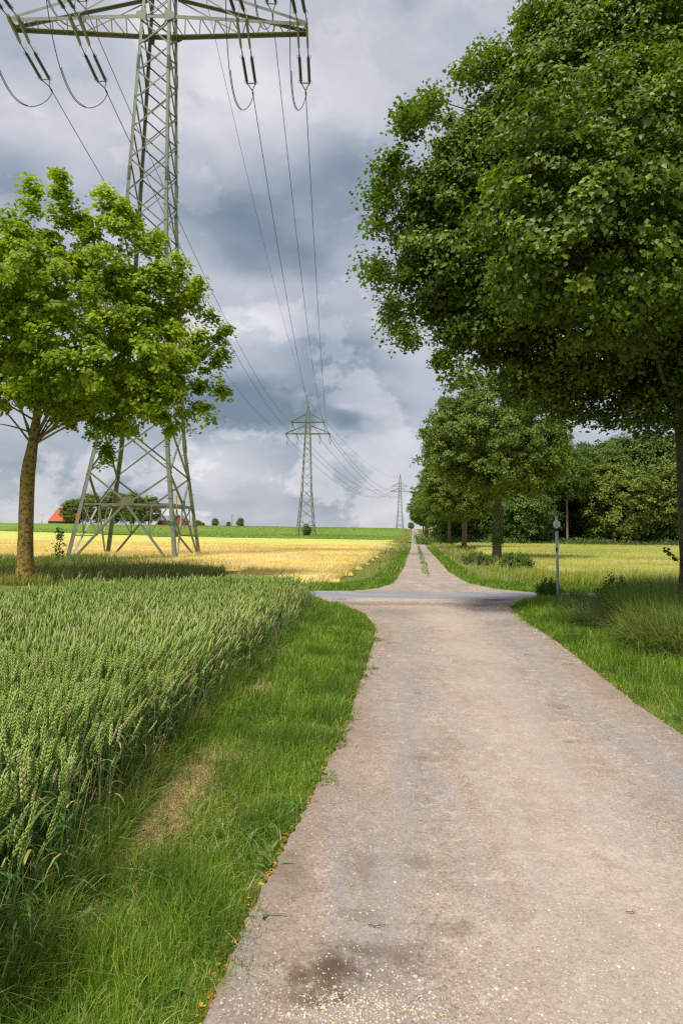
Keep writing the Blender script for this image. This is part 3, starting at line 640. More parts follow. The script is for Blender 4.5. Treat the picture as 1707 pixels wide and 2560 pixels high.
rs = np.random.RandomState(12)
B.add(*blades(P3(X, Y), (.18+.26*vnoise(X, Y, .4, 2))*rs.uniform(.5, 1.3, len(X)), .0009*Y, .4, 112, .8, 2))
k = rs.rand(len(X)) < .3
S.add(*blades(P3(X[k], Y[k]), .50*rs.uniform(.6, 1.15, k.sum()), .0007*Y[k], .3, 113, .8, 2))
X, Y = scatter(4.5, 42, 22.3, 330, 150000, 114, lambda X, Y: (X > lerp_edge(FR, Y)+.6) & (X < lerp_edge(FR, Y)+4.6) & (np.random.RandomState(2).rand(len(X)) < 60/Y))
B.add(*blades(P3(X, Y), (.16+.36*vnoise(X, Y, .35, 3))*rs.uniform(.5, 1.3, len(X)), .0009*Y, .45, 115, .9, 2, (.1, 0)))
k = rs.rand(len(X)) < .18
S.add(*blades(P3(X[k], Y[k]), .48*rs.uniform(.6, 1.15, k.sum()), .0007*Y[k], .3, 116, .8, 2))
tag(link('bank_grass', B.mesh('bank_grass'), M['mead']), 'tall rough grass on both banks of the far track', 'grass', kind='stuff')
tag(link('bank_seed_heads', S.mesh('bank_seed_heads'), M['seed']), 'pale brown seed heads along the banks of the far track', 'grass', kind='stuff')

# ------------------------------------------------------------------ crops beyond the asphalt road
def lumps(a, s1, s2): return lambda X, Y: a*(vnoise(X, Y, s1, 1)-.5)+a*.5*(vnoise(X, Y, s2, 2)-.5)
BF = lambda X: np.where(X < -3.6, np.where(X < -9, 33.5, 28.0), 21.6+np.maximum(0, X-.1)*1.2)
EL = [(-110, 33), (-160, 66)]
bx_ = [(X, float(BF(X))) for X in (-60, -9.01, -8.99, -3.61, -3.59, .1, 1.3)]
# barley canopy: grid under the heads
def canopy(name, test, x0, x1, y0, y1, st, z, mat, amp, label, cat):
    xs_ = np.arange(x0, x1+.01, st); ysl = [y0]
    while ysl[-1] < y1: ysl.append(ysl[-1]+st*max(1, ysl[-1]/40))
    ysl = np.array(ysl); Xc, Yc = np.meshgrid(xs_, ysl); ok = test(Xc, Yc)
    Zc = hill(Yc)+z+amp*(vnoise(Xc, Yc, .35, 1)-.5)+amp*.6*(vnoise(Xc, Yc, 1.3, 2)-.5)
    Zc = np.where(ok, Zc, 0.0)
    nx_ = len(xs_); i = (np.arange(len(ysl)-1)[:, None]*nx_+np.arange(nx_-1)[None]).ravel()
    okr = ok.ravel(); keep = okr[i] | okr[i+1] | okr[i+nx_] | okr[i+nx_+1]; i = i[keep]
    Q = np.stack([i, i+1, i+nx_+1, i+nx_], 1)
    return tag(link(name, arr_mesh(name, np.stack([Xc, Yc, Zc], -1), Q, smooth=True), mat), label, cat, kind='stuff')
gold = lambda X, Y: (Y > BF(X)+.25) & (X < lerp_edge(FL, Y)-2.2) & (Y < 66+.0*X)
canopy('barley_canopy', gold, -60, 6, 21.5, 66, .5, .24, M['gold_sheet'], .14, 'ripening golden barley field left of the far track', 'barley field')
A = Acc(); rs = np.random.RandomState(21)
gold2 = lambda X, Y: (Y > BF(X)) & (X < lerp_edge(FL, Y)-2.0) & (Y < 66) & (X > -.56*Y-2)
for (y0, y1, n, ww, s_) in ((21.5, 30, 110000, .014, 121), (30, 42, 110000, .022, 122), (42, 66, 110000, .036, 123)):
    X, Y = scatter(-38, 6, y0, y1, n, s_, gold2)
    A.add(*blades(P3(X, Y), (.44+.14*(vnoise(X, Y, .35, 1)-.5)+.09*(vnoise(X, Y, 1.3, 2)-.5))*rs.uniform(.85, 1.12, len(X)), ww*rs.uniform(.6, 1.3, len(X)), .22, s_+2, 1.1, 3, (.30, -.05), np.clip(.55*vnoise(X, Y, .28, 31)+.25*vnoise(X*.4, Y, 1.1, 32)+.35*rs.rand(len(X))-.08, 0, 1)))
tag(link('barley_heads', A.mesh('barley_heads'), M['barley']), 'golden barley stalks bending to the right left of the far track', 'barley', kind='stuff')
canopy('pale_crop', lambda X, Y: (Y > 65) & (Y < np.where(X > -17, 108, 108-(X+17)*.95)) & (X < lerp_edge(FL, Y)-2.5), -230, 9, 64, 240, 2.0, .30, M['pale_far'], .06, 'pale yellow-green crop strip behind the golden barley', 'crop field')
canopy('green_crop', lambda X, Y: (Y > np.where(X > -17, 106, 106-(X+17)*.95)) & (X < lerp_edge(FL, Y)-2.5), -420, 44, 100, 428, 4.0, .22, M['green_far'], .08, 'low green crop on the rising ground at the horizon', 'crop field')
A = Acc()   # leafy rows of the green crop
X, Y = scatter(-110, 36, 104, 420, 60000, 131, lambda X, Y: (Y > np.where(X > -17, 107, 107-(X+17)*.95)) & (X < lerp_edge(FL, Y)-2.5) & (X > -.56*Y) & (np.random.RandomState(3).rand(len(X)) < 110/Y))
X = np.round((X-.107*Y)/.9)*.9+.107*Y
A.add(*blades(P3(X, Y, .18), .22, .0011*Y, .8, 132, .8, 2))
tag(link('crop_rows', A.mesh('crop_rows'), leafmat('green_crop_leaves', [(0, (.11, .19, .025)), (1, (.21, .30, .045))])), 'leafy rows of the low green crop on the horizon', 'crop', kind='stuff')
# field at the right
rowx = lambda Y: 6.6+.0985*(Y-13.4)
oat = lambda X, Y: (X > rowx(Y)+.9) & (Y > 22.2+.05*X) & (Y < 86+.02*X)
canopy('oat_canopy', lambda X, Y: oat(X, Y) & (Y > 24+.05*X), 8, 75, 22.5, 88, .6, .25, M['oat_sheet'], .14, 'yellow-green oat field between the avenue and the wood', 'oat field')
A = Acc(); B = Acc(); rs = np.random.RandomState(22)
for (y0, y1, n, ww, s_) in ((22, 31, 90000, .015, 141), (31, 48, 100000, .024, 142), (48, 86, 100000, .045, 143)):
    X, Y = scatter(7, 52, y0, y1, n, s_, lambda X, Y: oat(X, Y) & (X < .56*Y+2))
    A.add(*blades(P3(X, Y), (.45+.14*(vnoise(X, Y, .35, 1)-.5)+.09*(vnoise(X, Y, 1.3, 2)-.5))*rs.uniform(.8, 1.15, len(X)), ww*rs.uniform(.6, 1.3, len(X)), .28, s_+2, .9, 3, (.12, 0), np.clip(.55*vnoise(X, Y, .25, 33)+.25*vnoise(X*.4, Y, .9, 34)+.35*rs.rand(len(X))-.08, 0, 1)))
tag(link('oat_heads', A.mesh('oat_heads'), M['barley2']), 'yellow-green oat stalks between the avenue and the wood', 'oats', kind='stuff')
X, Y = scatter(6.5, 20, 21.6, 31, 52000, 144, lambda X, Y: (Y > 21.5+.05*X) & (X > rowx(Y)-2.2) & (X < .56*Y+2) & (rs.rand(len(X)) < np.exp(-(Y-22)/4)))
B.add(*blades(P3(X, Y), (.18+.38*vnoise(X, Y, .6, 5))*rs.uniform(.5, 1.25, len(X)), .018*rs.uniform(.6, 1.3, len(X)), .45, 145, 1, 3, (.1, 0)))
tag(link('field_edge_grass', B.mesh('field_edge_grass'), M['mead']), 'long mixed grass at the near edge of the oat field', 'grass', kind='stuff')

# ------------------------------------------------------------------ stones and leaves lying on the track
def stones(n, pos, size, seed):
    rs = np.random.RandomState(seed)
    O = np.array([[1, 0, 0], [-1, 0, 0], [0, 1, 0], [0, -1, 0], [0, 0, 1], [0, 0, -1], [.6, .6, .5], [-.6, .6, .5], [-.6, -.6, .5], [.6, -.6, .5]], float)
    T = np.array([[4, 6, 7], [4, 7, 8], [4, 8, 9], [4, 9, 6], [0, 2, 6], [2, 1, 7], [1, 3, 8], [3, 0, 9], [6, 2, 7], [7, 1, 8], [8, 3, 9], [9, 0, 6]])
    a = rs.rand(n)*2*pi; s = size[:, None, None]*rs.uniform(.6, 1.3, (n, 1, 3))*np.array([1, 1, .55]); V = O[None]*s*rs.uniform(.8, 1.2, (n, 10, 1))
    x = V[..., 0]*np.cos(a)[:, None]-V[..., 1]*np.sin(a)[:, None]; y = V[..., 0]*np.sin(a)[:, None]+V[..., 1]*np.cos(a)[:, None]
    W = np.stack([x+pos[:, :1], y+pos[:, 1:2], V[..., 2]+pos[:, 2:3]], -1)
    return arr_mesh('stones', W, None, (T[None]+(np.arange(n)*10)[:, None, None]).reshape(-1, 3), None, np.repeat(rs.rand(n), 12), True)
rs = np.random.RandomState(33); pts = []
for px, py, rx, ry, n in ((900, 2530, .16, .06, 900), (1000, 2480, .22, .10, 360), (830, 2555, .25, .05, 500), (1250, 2520, .45, .12, 420), (1100, 2380, .35, .2, 320), (1250, 2320, .35, .2, 200), (900, 2100, .3, .5, 160), (1500, 2500, .4, .2, 200)):
    g = gr(px, py); pts.append(np.stack([rs.normal(g.x, rx, n), rs.normal(g.y, ry, n)], 1))
pts.append(np.stack([rs.uniform(-.4, 2.7, 2600), 2.2+8*rs.rand(2600)**1.6], 1))
pts = np.concatenate(pts); k = (pts[:, 0] > lerp_edge(TL, pts[:, 1])+.03) & (pts[:, 0] < lerp_edge(TR, pts[:, 1])-.03) & (pts[:, 1] > 2); pts = pts[k]
ye = rs.uniform(9, 17, 2200); xe = np.where(rs.rand(2200) < .5, lerp_edge(TL, ye)+np.abs(rs.normal(0, .10, 2200)), lerp_edge(TR, ye)-np.abs(rs.normal(0, .12, 2200)))
yr = 16.7+rs.normal(0, .28, 2600); xr = rs.uniform(-.5, 4.4, 2600); pts = np.r_[pts, np.c_[xe, ye], np.c_[xr, yr]]
size = np.clip(rs.lognormal(-5.75, .40, len(pts)), .0016, .011)*np.where(pts[:, 1] > 9, 1.7, 1)
pz = np.maximum(.006+tz(pts[:, 0], pts[:, 1]), .02*(pts[:, 1] > 16.5))
tag(link('loose_gravel', stones(len(pts), np.column_stack([pts, pz]), size, 3), M['stone']), 'pale pebbles scattered over the gravel track', 'gravel', kind='stuff')
def flat_leaves(X, Y, z, size, seed):
    rs = np.random.RandomState(seed); n = len(X); a = rs.rand(n)*2*pi; ti = rs.normal(0, .25, (n, 2))
    L = np.array([[-1, 0], [0, -.55], [1, 0], [0, .55]]); s = size*rs.uniform(.5, 1.2, n)
    x = (L[None, :, 0]*np.cos(a)[:, None]-L[None, :, 1]*np.sin(a)[:, None])*s[:, None]; y = (L[None, :, 0]*np.sin(a)[:, None]+L[None, :, 1]*np.cos(a)[:, None])*s[:, None]
    zz = z+.006+x*ti[:, :1]+y*ti[:, 1:]+np.abs(x)*.2
    V = np.stack([x+X[:, None], y+Y[:, None], zz], -1); Q = np.arange(n*4).reshape(n, 4)
    return arr_mesh('leaves', V, Q, None, rs.rand(n))
Y = 2.2+13*rs.rand(1500)**1.5; X = lerp_edge(TL, Y)+np.abs(rs.normal(-.02, .05, 1500))*rs.choice([1, -.6], 1500)
Y2 = rs.uniform(5, 16, 900); X2 = lerp_edge(TR, Y2)-rs.normal(0, .07, 900)
tag(link('fallen_leaves', flat_leaves(np.r_[X, X2], np.r_[Y, Y2], .014, .013, 5), M['fallen']), 'small brown and orange fallen leaves along the track edges', 'leaves', kind='stuff')
# twigs on the track
def twig(px, py, ln, rz, label):
    g = gr(px, py); z0 = .006+float(tz(np.array([g.x]), np.array([g.y]))[0])
    t = thing('twig', (g.x, g.y, z0+.004), label, 'twig', 'twigs lying on the gravel track', rz); mb = MB(); rs_ = random.Random(px)
    pt = [Vector((ln*(i/6-.5), .012*ln/.15*sin(i*1.1+px), .004+.004*(i % 2))) for i in range(7)]
    mb.tube(pt, [.0022*(1-i*.09) for i in range(7)], 5)
    mb.build('stem', M['twig'], t); mb = MB(); b0 = pt[3]
    mb.tube([b0, b0+Vector((ln*.12, ln*.07, .003)), b0+Vector((ln*.22, ln*.09, .006))], [.0013, .001, .0006], 4); mb.build('side_shoot', M['twig'], t)
twig(945, 2332, .085, -.05, 'thin dark forked twig at the lower left of the gravel track')
twig(1578, 2300, .05, .2, 'short straight twig near the lower right corner of the track')
twig(1045, 1738, .09, .4, 'small curved twig near the left edge of the track opposite the wheat')
twig(1415, 1862, .06, -.2, 'tiny dark twig below the tyre mark in the track')
twig(1420, 1668, .20, .15, 'long thin twig near the right verge of the track')
twig(985, 1612, .20, .0, 'flat dark twig near the left edge of the track, just before the road')
twig(1325, 1642, .18, -.3, 'arched twig close to the right verge, farthest of the track twigs')
# tyre tread mark pressed in mud
g = gr(1395, 1768); mb = MB(); nz = 33; ny = 8; V = []
for i in range(nz):
    for j in range(ny+1):
        u, v_ = i/(nz-1)*2-1, j/ny*2-1; r2 = max(0, 1-u*u*u*u-v_*v_*.8)
        x = g.x+u*.13+v_*.02; y = g.y+v_*.07-u*.02
        V.append((x, y, .006+float(tz(np.array([x]), np.array([y]))[0])-.006+(.010+.010*sin(i*1.45+v_*1.2))*min(1, r2*2.5)))
mb.add(V, [(i*(ny+1)+j, (i+1)*(ny+1)+j, (i+1)*(ny+1)+j+1, i*(ny+1)+j+1) for i in range(nz-1) for j in range(ny)])
tag(mb.build('tyre_mark', plain('pressed_mud', (.26, .185, .125), .95, 0, .3, 60, .3), None, True), kind='structure')

# ------------------------------------------------------------------ electricity pylons
def pylon(loc, rz, prof, arms, peak, label, detail=True, leg_w=.2):
    T = thing('electricity_pylon', loc, label, 'pylon', 'lattice pylons of the overhead line', rz)
    zs_ = [p[0] for p in prof]
    hw = lambda z: float(np.interp(z, zs_, [p[1] for p in prof]))
    hd = lambda z: float(np.interp(z, zs_, [p[2] for p in prof]))
    C4 = [(-1, -1), (1, -1), (1, 1), (-1, 1)]
    pt = lambda c, z: Vector((c[0]*hw(z), c[1]*hd(z), z))
    ztop = zs_[-1]
    for c in C4:   # legs
        mb = MB()
        for a, b_ in zip(zs_[:-1], zs_[1:]):
            w = leg_w*(1.0 if a < 12 else .85 if a < 31 else .5)
            mb.angle(pt(c, a), pt(c, b_+.01), (-c[0], 0, 0), (0, -c[1], 0), w, w*.12)
        lg = mb.build('leg', M['steel'], T)
        if detail:
            for zb in (6.0, 13.5, 20.5, 27):
                mb = MB(); wl_ = leg_w*.85
                p = lambda z_, dx_, dy_: pt(c, z_)+Vector((-c[0]*dx_, -c[1]*dy_, 0))
                mb.beam(p(zb-.05, wl_*.5, -.008), p(zb+.75, wl_*.5, -.008), wl_*.9, .014, (0, 1, 0)); mb.beam(p(zb-.05, -.008, wl_*.5), p(zb+.75, -.008, wl_*.5), .014, wl_*.9, (0, 1, 0))
                for k in range(7):
                    for s_ in (.3, .7):
                        q = p(zb+k*.11, wl_*s_, 0); mb.beam(q, q+Vector((0, c[1]*.05, 0)), .035, .035)
                        q = p(zb+k*.11, 0, wl_*s_); mb.beam(q, q+Vector((c[0]*.05, 0, 0)), .035, .035)
                mb.build('splice_plate', M['steel'], lg)
    zf, zv = 2.95, 4.5
    lv = [zv]
    while lv[-1] < ztop-.9: lv.append(lv[-1]+max(.55, 2*hw(lv[-1])*(.85 if lv[-1] > 9 else .72)))
    lv[-1] = ztop
    for k in range(4):   # four faces
        c0, c1 = C4[k], C4[(k+1) % 4]; nrm = Vector(((c0[0]+c1[0])/2, (c0[1]+c1[1])/2, 0)); mb = MB()
        f_ = lambda z, u: pt(c0, z).lerp(pt(c1, z), u)-nrm*.03
        bw = .09
        def br(z0, u0, z1, u1, w=bw, off=0.):
            w *= .8
            a, b_ = f_(z0, u0)-nrm*off, f_(z1, u1)-nrm*off; d = (b_-a).normalized(); side = d.cross(nrm).normalized()
            mb.angle(a, b_, side, -nrm, w, w*.14)
        br(zf, 0, zf, 1, .15)
        br(zf, .5, .05, .06, .13); br(zf, .5, .05, .94, .13)
        br(1.35, 0.0, 1.35, .25, .07); br(1.35, .75, 1.35, 1, .07)
        br(zf, .03, 1.35, .25, .07, .02); br(zf, .97, 1.35, .75, .07, .02); br(zf, .22, 1.35, .25, .06, .02); br(zf, .78, 1.35, .75, .06, .02)
        br(zf, .5, zv, 0, .12); br(zf, .5, zv, 1, .12)
        for a, b_ in zip(lv[:-1], lv[1:]):
            w = .11 if a < 12 else .085
            if a > 31: w = .06
            br(a, 0, b_, 1, w); br(a, 1, b_, 0, w, .05)
        mid = f_(zf, .5); mb.prism([mid+Vector((0, 0, z_))+nrm.cross(Vector((0, 0, 1)))*x_ for x_, z_ in ((-.32, -.12), (.32, -.12), (.38, .05), (.2, .28), (-.2, .28), (-.38, .05))], nrm*.0, nrm*.02)
        mb.build('face_bracing', M['steel'], T)
    mb = MB()   # horizontal diaphragm
    q = [(pt(C4[k], zf)+pt(C4[(k+1) % 4], zf))/2 for k in range(4)]
    for k in range(4): mb.angle(q[k]+Vector((0, 0, -.02)), q[(k+1) % 4]+Vector((0, 0, -.02)), (0, 0, -1), (q[(k+2) % 4]-q[k]), .11, .016)
    mb.build('horizontal_frame', M['steel'], T)
    if detail:
        for ci, zt_ in ((2, 24), (1, 21)):
            m1_, m2_ = MB(), MB(); m1_.beam((0, 0, 0), (-.27, 0, 0), .025, .025); m1_.beam((-.27, 0, -.02), (-.27, 0, .035), .03, .03); m2_.beam((0, 0, 0), (0, .25, 0), .025, .025); m2_.beam((0, .25, -.02), (0, .25, .035), .03, .03)
            st = [m1_.build('step_bolt', M['bolt'], T), m2_.build('step_bolt', M['bolt'], T)]
            for k_, z_ in enumerate(np.arange(3.2, zt_, .44)):
                o = st[k_ % 2] if k_ < 2 else st[k_ % 2].copy()
                if k_ >= 2: COL.objects.link(o); o.parent = T
                o.location = pt(C4[ci], z_)
        mb = MB(); p = pt(C4[0], 2.25); mb.beam(p+Vector((.11, -.012, -.11)), p+Vector((.11, -.012, .11)), .23, .012, (0, 1, 0)); mb.build('marker_band', M['orange'], T)
        for cc in (C4[1], C4[2]):
            mb = MB(); p = pt(cc, 1.95); s_ = -cc[1]
            mb.beam(p+Vector((-.11, -.014, -.10)), p+Vector((-.11, -.014, .10)), .23, .012, (0, 1, 0)); mb.beam(p+Vector((.012, .1*s_*-1*cc[1], -.10)), p+Vector((.012, .1, .10)), .012, .2, (0, 1, 0)); mb.build('marker_band', M['greenband'], T)
        mb = MB(); p = pt(C4[1], 3.0)+Vector((.02, .75, 0)); mb.beam(p+Vector((0, 0, -.35)), p+Vector((0, 0, .35)), .03, .14, (0, 1, 0)); mb.build('sign_plate', M['yellow'], T)
    # cross arms
    for (az_, hl, hl_in, name) in arms:
        d = hd(az_)+.02; mb = MB(); w = hw(az_)
        for sy in (-1, 1):
            mb.angle((-hl, sy*d*.5, az_), (-w, sy*d, az_), (0, 0, -1), (0, -sy, 0), .20, .022); mb.angle((-w, sy*d, az_), (w, sy*d, az_), (0, 0, -1), (0, -sy, 0), .20, .022)
            mb.angle((w, sy*d, az_), (hl, sy*d*.5, az_), (0, 0, -1), (0, -sy, 0), .20, .022)
            for sx in (-1, 1):   # sloping top chord and posts
                zt = az_+2.3
                mb.angle((sx*w*.95, sy*d*.95, zt), (sx*hl, sy*d*.45, az_+.1), (0, 0, -1), (0, -sy, 0), .16, .02)
                for u in (.5,):
                    xx = w+(hl-w)*u; yy = d*(1-.5*u)
                    mb.beam((sx*xx, sy*yy, az_), (sx*xx, sy*d*(1-.5*u), az_+.1+2.2*(1-u)), .06, .02)
                    mb.beam((sx*xx, sy*yy, az_), (sx*w, sy*d*.95, az_+2.2), .02, .07)
        for sx in (-1, 1):   # floor lattice between the chords
            n = 9; yy = lambda u: d*(1-.5*u); xx = lambda u: sx*(w+(hl-w)*u)
            for k in range(n):
                u0, u1, um = k/n, (k+1)/n, (k+.5)/n
                mb.beam((xx(u0), -yy(u0), az_-.08), (xx(um), yy(um), az_-.08), .055, .02); mb.beam((xx(um), yy(um), az_-.08), (xx(u1), -yy(u1), az_-.08), .055, .02)
            mb.beam((sx*(hl-.02), -d*.55, az_-.03), (sx*(hl-.02), d*.55, az_-.03), .14, .16)
        if detail:
            mb.beam((-w, -d, az_-.10), (w, d, az_-.10), .07, .02); mb.beam((w, -d, az_-.13), (-w, d, az_-.13), .07, .02)
            for sx in (-1, 1):
                for sy in (-1, 1):
                    mb.prism([Vector((sx*(w-.30), sy*(d+.035), az_-.45)), Vector((sx*(w+.25), sy*(d+.035), az_-.2)), Vector((sx*(w+.25), sy*(d+.035), az_+.12)), Vector((sx*(w-.30), sy*(d+.035), az_+.35))], Vector((0, 0, 0)), Vector((0, .02*sy, 0)))
        mb.build(name, M['steel'], T)
    mb = MB()   # earth wire bracket
    mb.beam((0, -.25, peak-.05), (0, .25, peak-.05), .12, .12); mb.beam((0, 0, ztop-.1), (0, 0, peak), .12, .12); mb.build('peak_cap', M['steel'], T)
    return T
P1, P2c, P3c = Vector((-10.65, 36.4, -.05)), Vector((-9.35, 185, 0)), Vector((38.4, 446, 2.6))
prof1 = [(0, 2.72, 2.95), (6.2, 1.86, 2.0), (19.5, 1.12, 1.15), (30, .82, .85), (36, .62, .62), (42, .12, .12)]
pylon(P1, 0, prof1, [(30.1, 8.35, 4.7, 'lower_crossarm'), (35.2, 6.2, 0, 'upper_crossarm')], 42.4, 'tall grey-green lattice pylon rising behind the left tree, its top out of frame', True, .20)
prof2 = [(0, 2.5, 2.5), (3.2, 2.15, 2.15), (13, 1.35, 1.35), (28, .78, .78), (32, .62, .62), (36.3, .1, .1)]
pylon(P2c, -.10, prof2, [(27.9, 6.15, 3.2, 'lower_crossarm'), (31.1, 4.6, 0, 'upper_crossarm')], 36.9, 'slim lattice pylon standing in the middle distance between the power lines', False, .22)
pylon(P3c, -.28, prof2, [(24.8, 6.3, 3.3, 'lower_crossarm'), (28.4, 5.0, 0, 'upper_crossarm')], 34.4, 'smallest and farthest lattice pylon, beside the end of the avenue', False, .24)

# insulator strings and conductors
def dead_end(anchor, toward, drop, ln, label, group, big=True):
    """double insulator string from anchor towards a point; returns the clamp point"""
    a = Vector(anchor); d = (Vector(toward)-a); d.z = 0; d.normalize(); d = (d+Vector((0, 0, -drop))).normalized()
    t = thing('insulator_string', a, label, 'insulator', group); sx = Vector((1, 0, 0)); sx = (sx-d*sx.dot(d)).normalized(); up = sx.cross(d).normalized()
    if up.z < 0: up = -up
    g = .26
    if big:
        L0, L1 = ln*.16, ln*.72
        for s_ in (-1, 1):
            o = sx*g*s_; mb = MB(); mb.tube([o, o+d*L0], .03, 5); mb.build('link_rod', M['fitting'], t)
            mb = MB(); p0, p1 = o+d*L0, o+d*L1; n = 30; pts_, rr = [], []
            for k in range(n+1):
                pts_.append(p0.lerp(p1, k/n)); rr.append((.10 if k % 2 else .078)*(1 if 1 < k < n-1 else .6))
            mb.tube(pts_, rr, 8); ir = mb.build('insulator_rod', M['insul'], t, False)
            for pp_, sg in ((p0, 1), (p1, -1)):
                mb = MB(); mb.tube([pp_, pp_+up*.12+sx*.05, pp_+up*.24+d*.05*sg, pp_+up*.34-d*.02*sg], .011, 4)
                mb.tube([pp_, pp_-up*.10+sx*.06, pp_-up*.14+d*.10*sg], .011, 4)
                mb.tube([pp_, pp_+sx*s_*.14, pp_+sx*s_*.17+d*.14*sg, pp_+sx*s_*.10+d*.2*sg], .011, 4); mb.build('arcing_horn', M['fitting'], ir)
        mb = MB(); e = d*L1; y2 = d*(ln*.88)
        mb.beam(e-sx*g, e+sx*g, .06, .05, up); mb.beam(e-sx*g, y2, .045, .045, up); mb.beam(e+sx*g, y2, .045, .045, up); mb.build('yoke', M['fitting'], t)
        mb = MB(); mb.tube([y2, y2+d*ln*.05, y2+d*ln*.10, d*ln], [.03, .055, .055, .025], 6); mb.build('clamp', M['fitting'], t)
        mb = MB()
    else:
        mb = MB(); mb.tube([Vector((0, 0, 0)), d*ln*.85], .10, 5); mb.build('insulator_rod', M['insul'], t)
        mb = MB(); mb.tube([d*ln*.85, d*ln], .06, 5); mb.build('clamp', M['fitting'], t)
    return a+d*ln
def span(a, b, sag, r, label, group='conductors of the overhead line'):
    a, b = Vector(a), Vector(b); n = 48; mb = MB()
    c = a.copy()
    mb.tube([a.lerp(b, k/n)-c-Vector((0, 0, 4*sag*(k/n)*(1-k/n))) for k in range(n+1)], r, 5)
    o = mb.build('power_cable', M['wire'], None, True); o.location = c; tag(o, label, 'power cable', group); return o
def rot(v, a): return Vector((v.x*cos(a)-v.y*sin(a), v.x*sin(a)+v.y*cos(a), v.z))
names = ['outer left', 'inner left', 'inner right', 'outer right', 'upper left', 'upper right']
off1 = [(-8.0, 30.0), (-4.55, 30.0), (4.75, 30.0), (8.1, 30.0), (-5.9, 35.1), (5.9, 35.1)]
off2 = [(-5.9, 27.8), (-3.1, 27.8), (3.1, 27.8), (5.9, 27.8), (-4.4, 31.0), (4.4, 31.0)]
off3 = [(-6.1, 24.7), (-3.2, 24.7), (3.2, 24.7), (6.1, 24.7), (-4.8, 28.3), (4.8, 28.3)]
P0 = Vector((-17, -150, 0))
for k, nm in enumerate(names):
    a1 = P1+Vector((off1[k][0], 0, off1[k][1])); dy = .62 if k in (0, 3) else (.72 if k < 4 else .5)
    q2 = P2c+rot(Vector((off2[k][0], 0, off2[k][1])), -.10); q3 = P3c+rot(Vector((off3[k][0], 0, off3[k][1])), -.28)
    # hanger plates across the arm
    far = a1+Vector((0, dy+.25, -.42)); nea = a1+Vector((0, -dy-.1, -.02))
    T = thing('hanger_bracket', a1, f'pair of olive hanger plates under the {nm} end of the big pylon crossarm', 'bracket', 'hanger plates on the big pylon')
    for s_ in (-1, 1):
        o = Vector((s_*.26, 0, 0)); mb = MB()
        pr = [nea-a1+o+Vector((0, 0, .16)), nea-a1+o+Vector((0, 0, -.10)), far-a1+o+Vector((0, 0, -.06)), far-a1+o+Vector((0, -.05, .10)), Vector((o.x, .1, .02))]
        mb.prism(pr, Vector((-.055, 0, 0)), Vector((.055, 0, 0))); mb.build('plate', M['steel'], T)
    c_far = dead_end(far, q2, .14, 3.7, f'{nm} pair of brown insulator rods on the far side of the big pylon', 'insulators of the big pylon')
    c_near = dead_end(nea, P0, .10, 3.7, f'{nm} pair of brown insulator rods on the near side of the big pylon', 'insulators of the big pylon')
    # jumper loop under the arm
    mb = MB(); n = 24; pts_ = []
    for i in range(n+1):
        t = i/n; p = c_near.lerp(c_far, t); s_ = sin(pi*t)**.75
        pts_.append(p-c_near-Vector((.35*s_, 0, 3.3*s_)))
    mb.tube(pts_, .024, 5); mb.tube([p+Vector((.06, 0, .03)) for p in pts_[8:18]], .022, 5)
    o = mb.build('jumper_cable', M['wire'], None, True); o.location = c_near
    tag(o, f'slack jumper cable looping below the {nm} insulators of the big pylon', 'jumper cable', 'jumper loops of the big pylon')
    e2a = dead_end(q2, P1, .12, 2.6, f'{nm} small dark insulator on the near side of the middle pylon', 'insulators of the middle pylon', False)
    e2b = dead_end(q2, q3, .5, 2.9, f'{nm} small dark insulator on the far side of the middle pylon', 'insulators of the middle pylon', False)
    mb = MB(); mid = (e2a+e2b)/2-Vector((0, 0, 2.2)); mb.tube([e2a-e2a, mid-e2a+Vector((0, -.9, .2)), mid-e2a, mid-e2a+Vector((0, .7, .3)), e2b-e2a], .05, 4); o = mb.build('jumper_cable', M['wire'], None, True); o.location = e2a
    tag(o, f'tiny jumper loop under the {nm} insulators of the middle pylon', 'jumper cable', 'jumper loops of the middle pylon')
    e3 = dead_end(q3, q2, .12, 4.5, f'{nm} tiny dark insulator on the near side of the farthest pylon', 'insulators of the farthest pylon', False)
    span(c_far, e2a, 4.2, .026, f'{nm} black power cable running from the big pylon to the middle pylon')
    span(e2b, e3, 8.5, .045, f'{nm} thin power cable between the middle pylon and the farthest pylon')
    span(c_near, P0+Vector((off1[k][0], 0, off1[k][1])), 4.5, .026, f'{nm} power cable running from the big pylon overhead past the camera')
span(P1+Vector((0, 0, 42.3)), P2c+Vector((0, 0, 36.9)), 3.2, .018, 'thin earth wire from the big pylon to the peak of the middle pylon', 'earth wires')
span(P2c+Vector((0, 0, 36.9)), P3c+Vector((0, 0, 34.3)), 6, .032, 'thin earth wire from the peak of the middle pylon to the farthest pylon', 'earth wires')

# ------------------------------------------------------------------ trees
def leaf_mesh(C, N, size, seed, aspect=.8, fold=.25, droop=.3, name='crown'):
    """folded kite leaves at C with rough normals N"""
    rs = np.random.RandomState(seed); n = len(C)
    N = N+rs.normal(0, .45, (n, 3)); N /= np.linalg.norm(N, axis=1)[:, None]
    a = rs.normal(0, 1, (n, 3)); a[:, 2] -= droop; D = a-N*np.sum(a*N, 1)[:, None]; D /= np.linalg.norm(D, axis=1)[:, None]
    S = np.cross(N, D); s = size*rs.uniform(.6, 1.25, n)[:, None]
    V = np.stack([C-D*s*.5, C+S*s*aspect*.5+N*s*fold*.5-D*s*.08, C+D*s*.5-N*s*.12, C-S*s*aspect*.5+N*s*fold*.5-D*s*.08], 1)
    o = (np.arange(n)*4)[:, None]
    T = np.concatenate([o+np.array([[0, 1, 2]]), o+np.array([[0, 2, 3]])])
    return V.reshape(-1, 3), T, rs
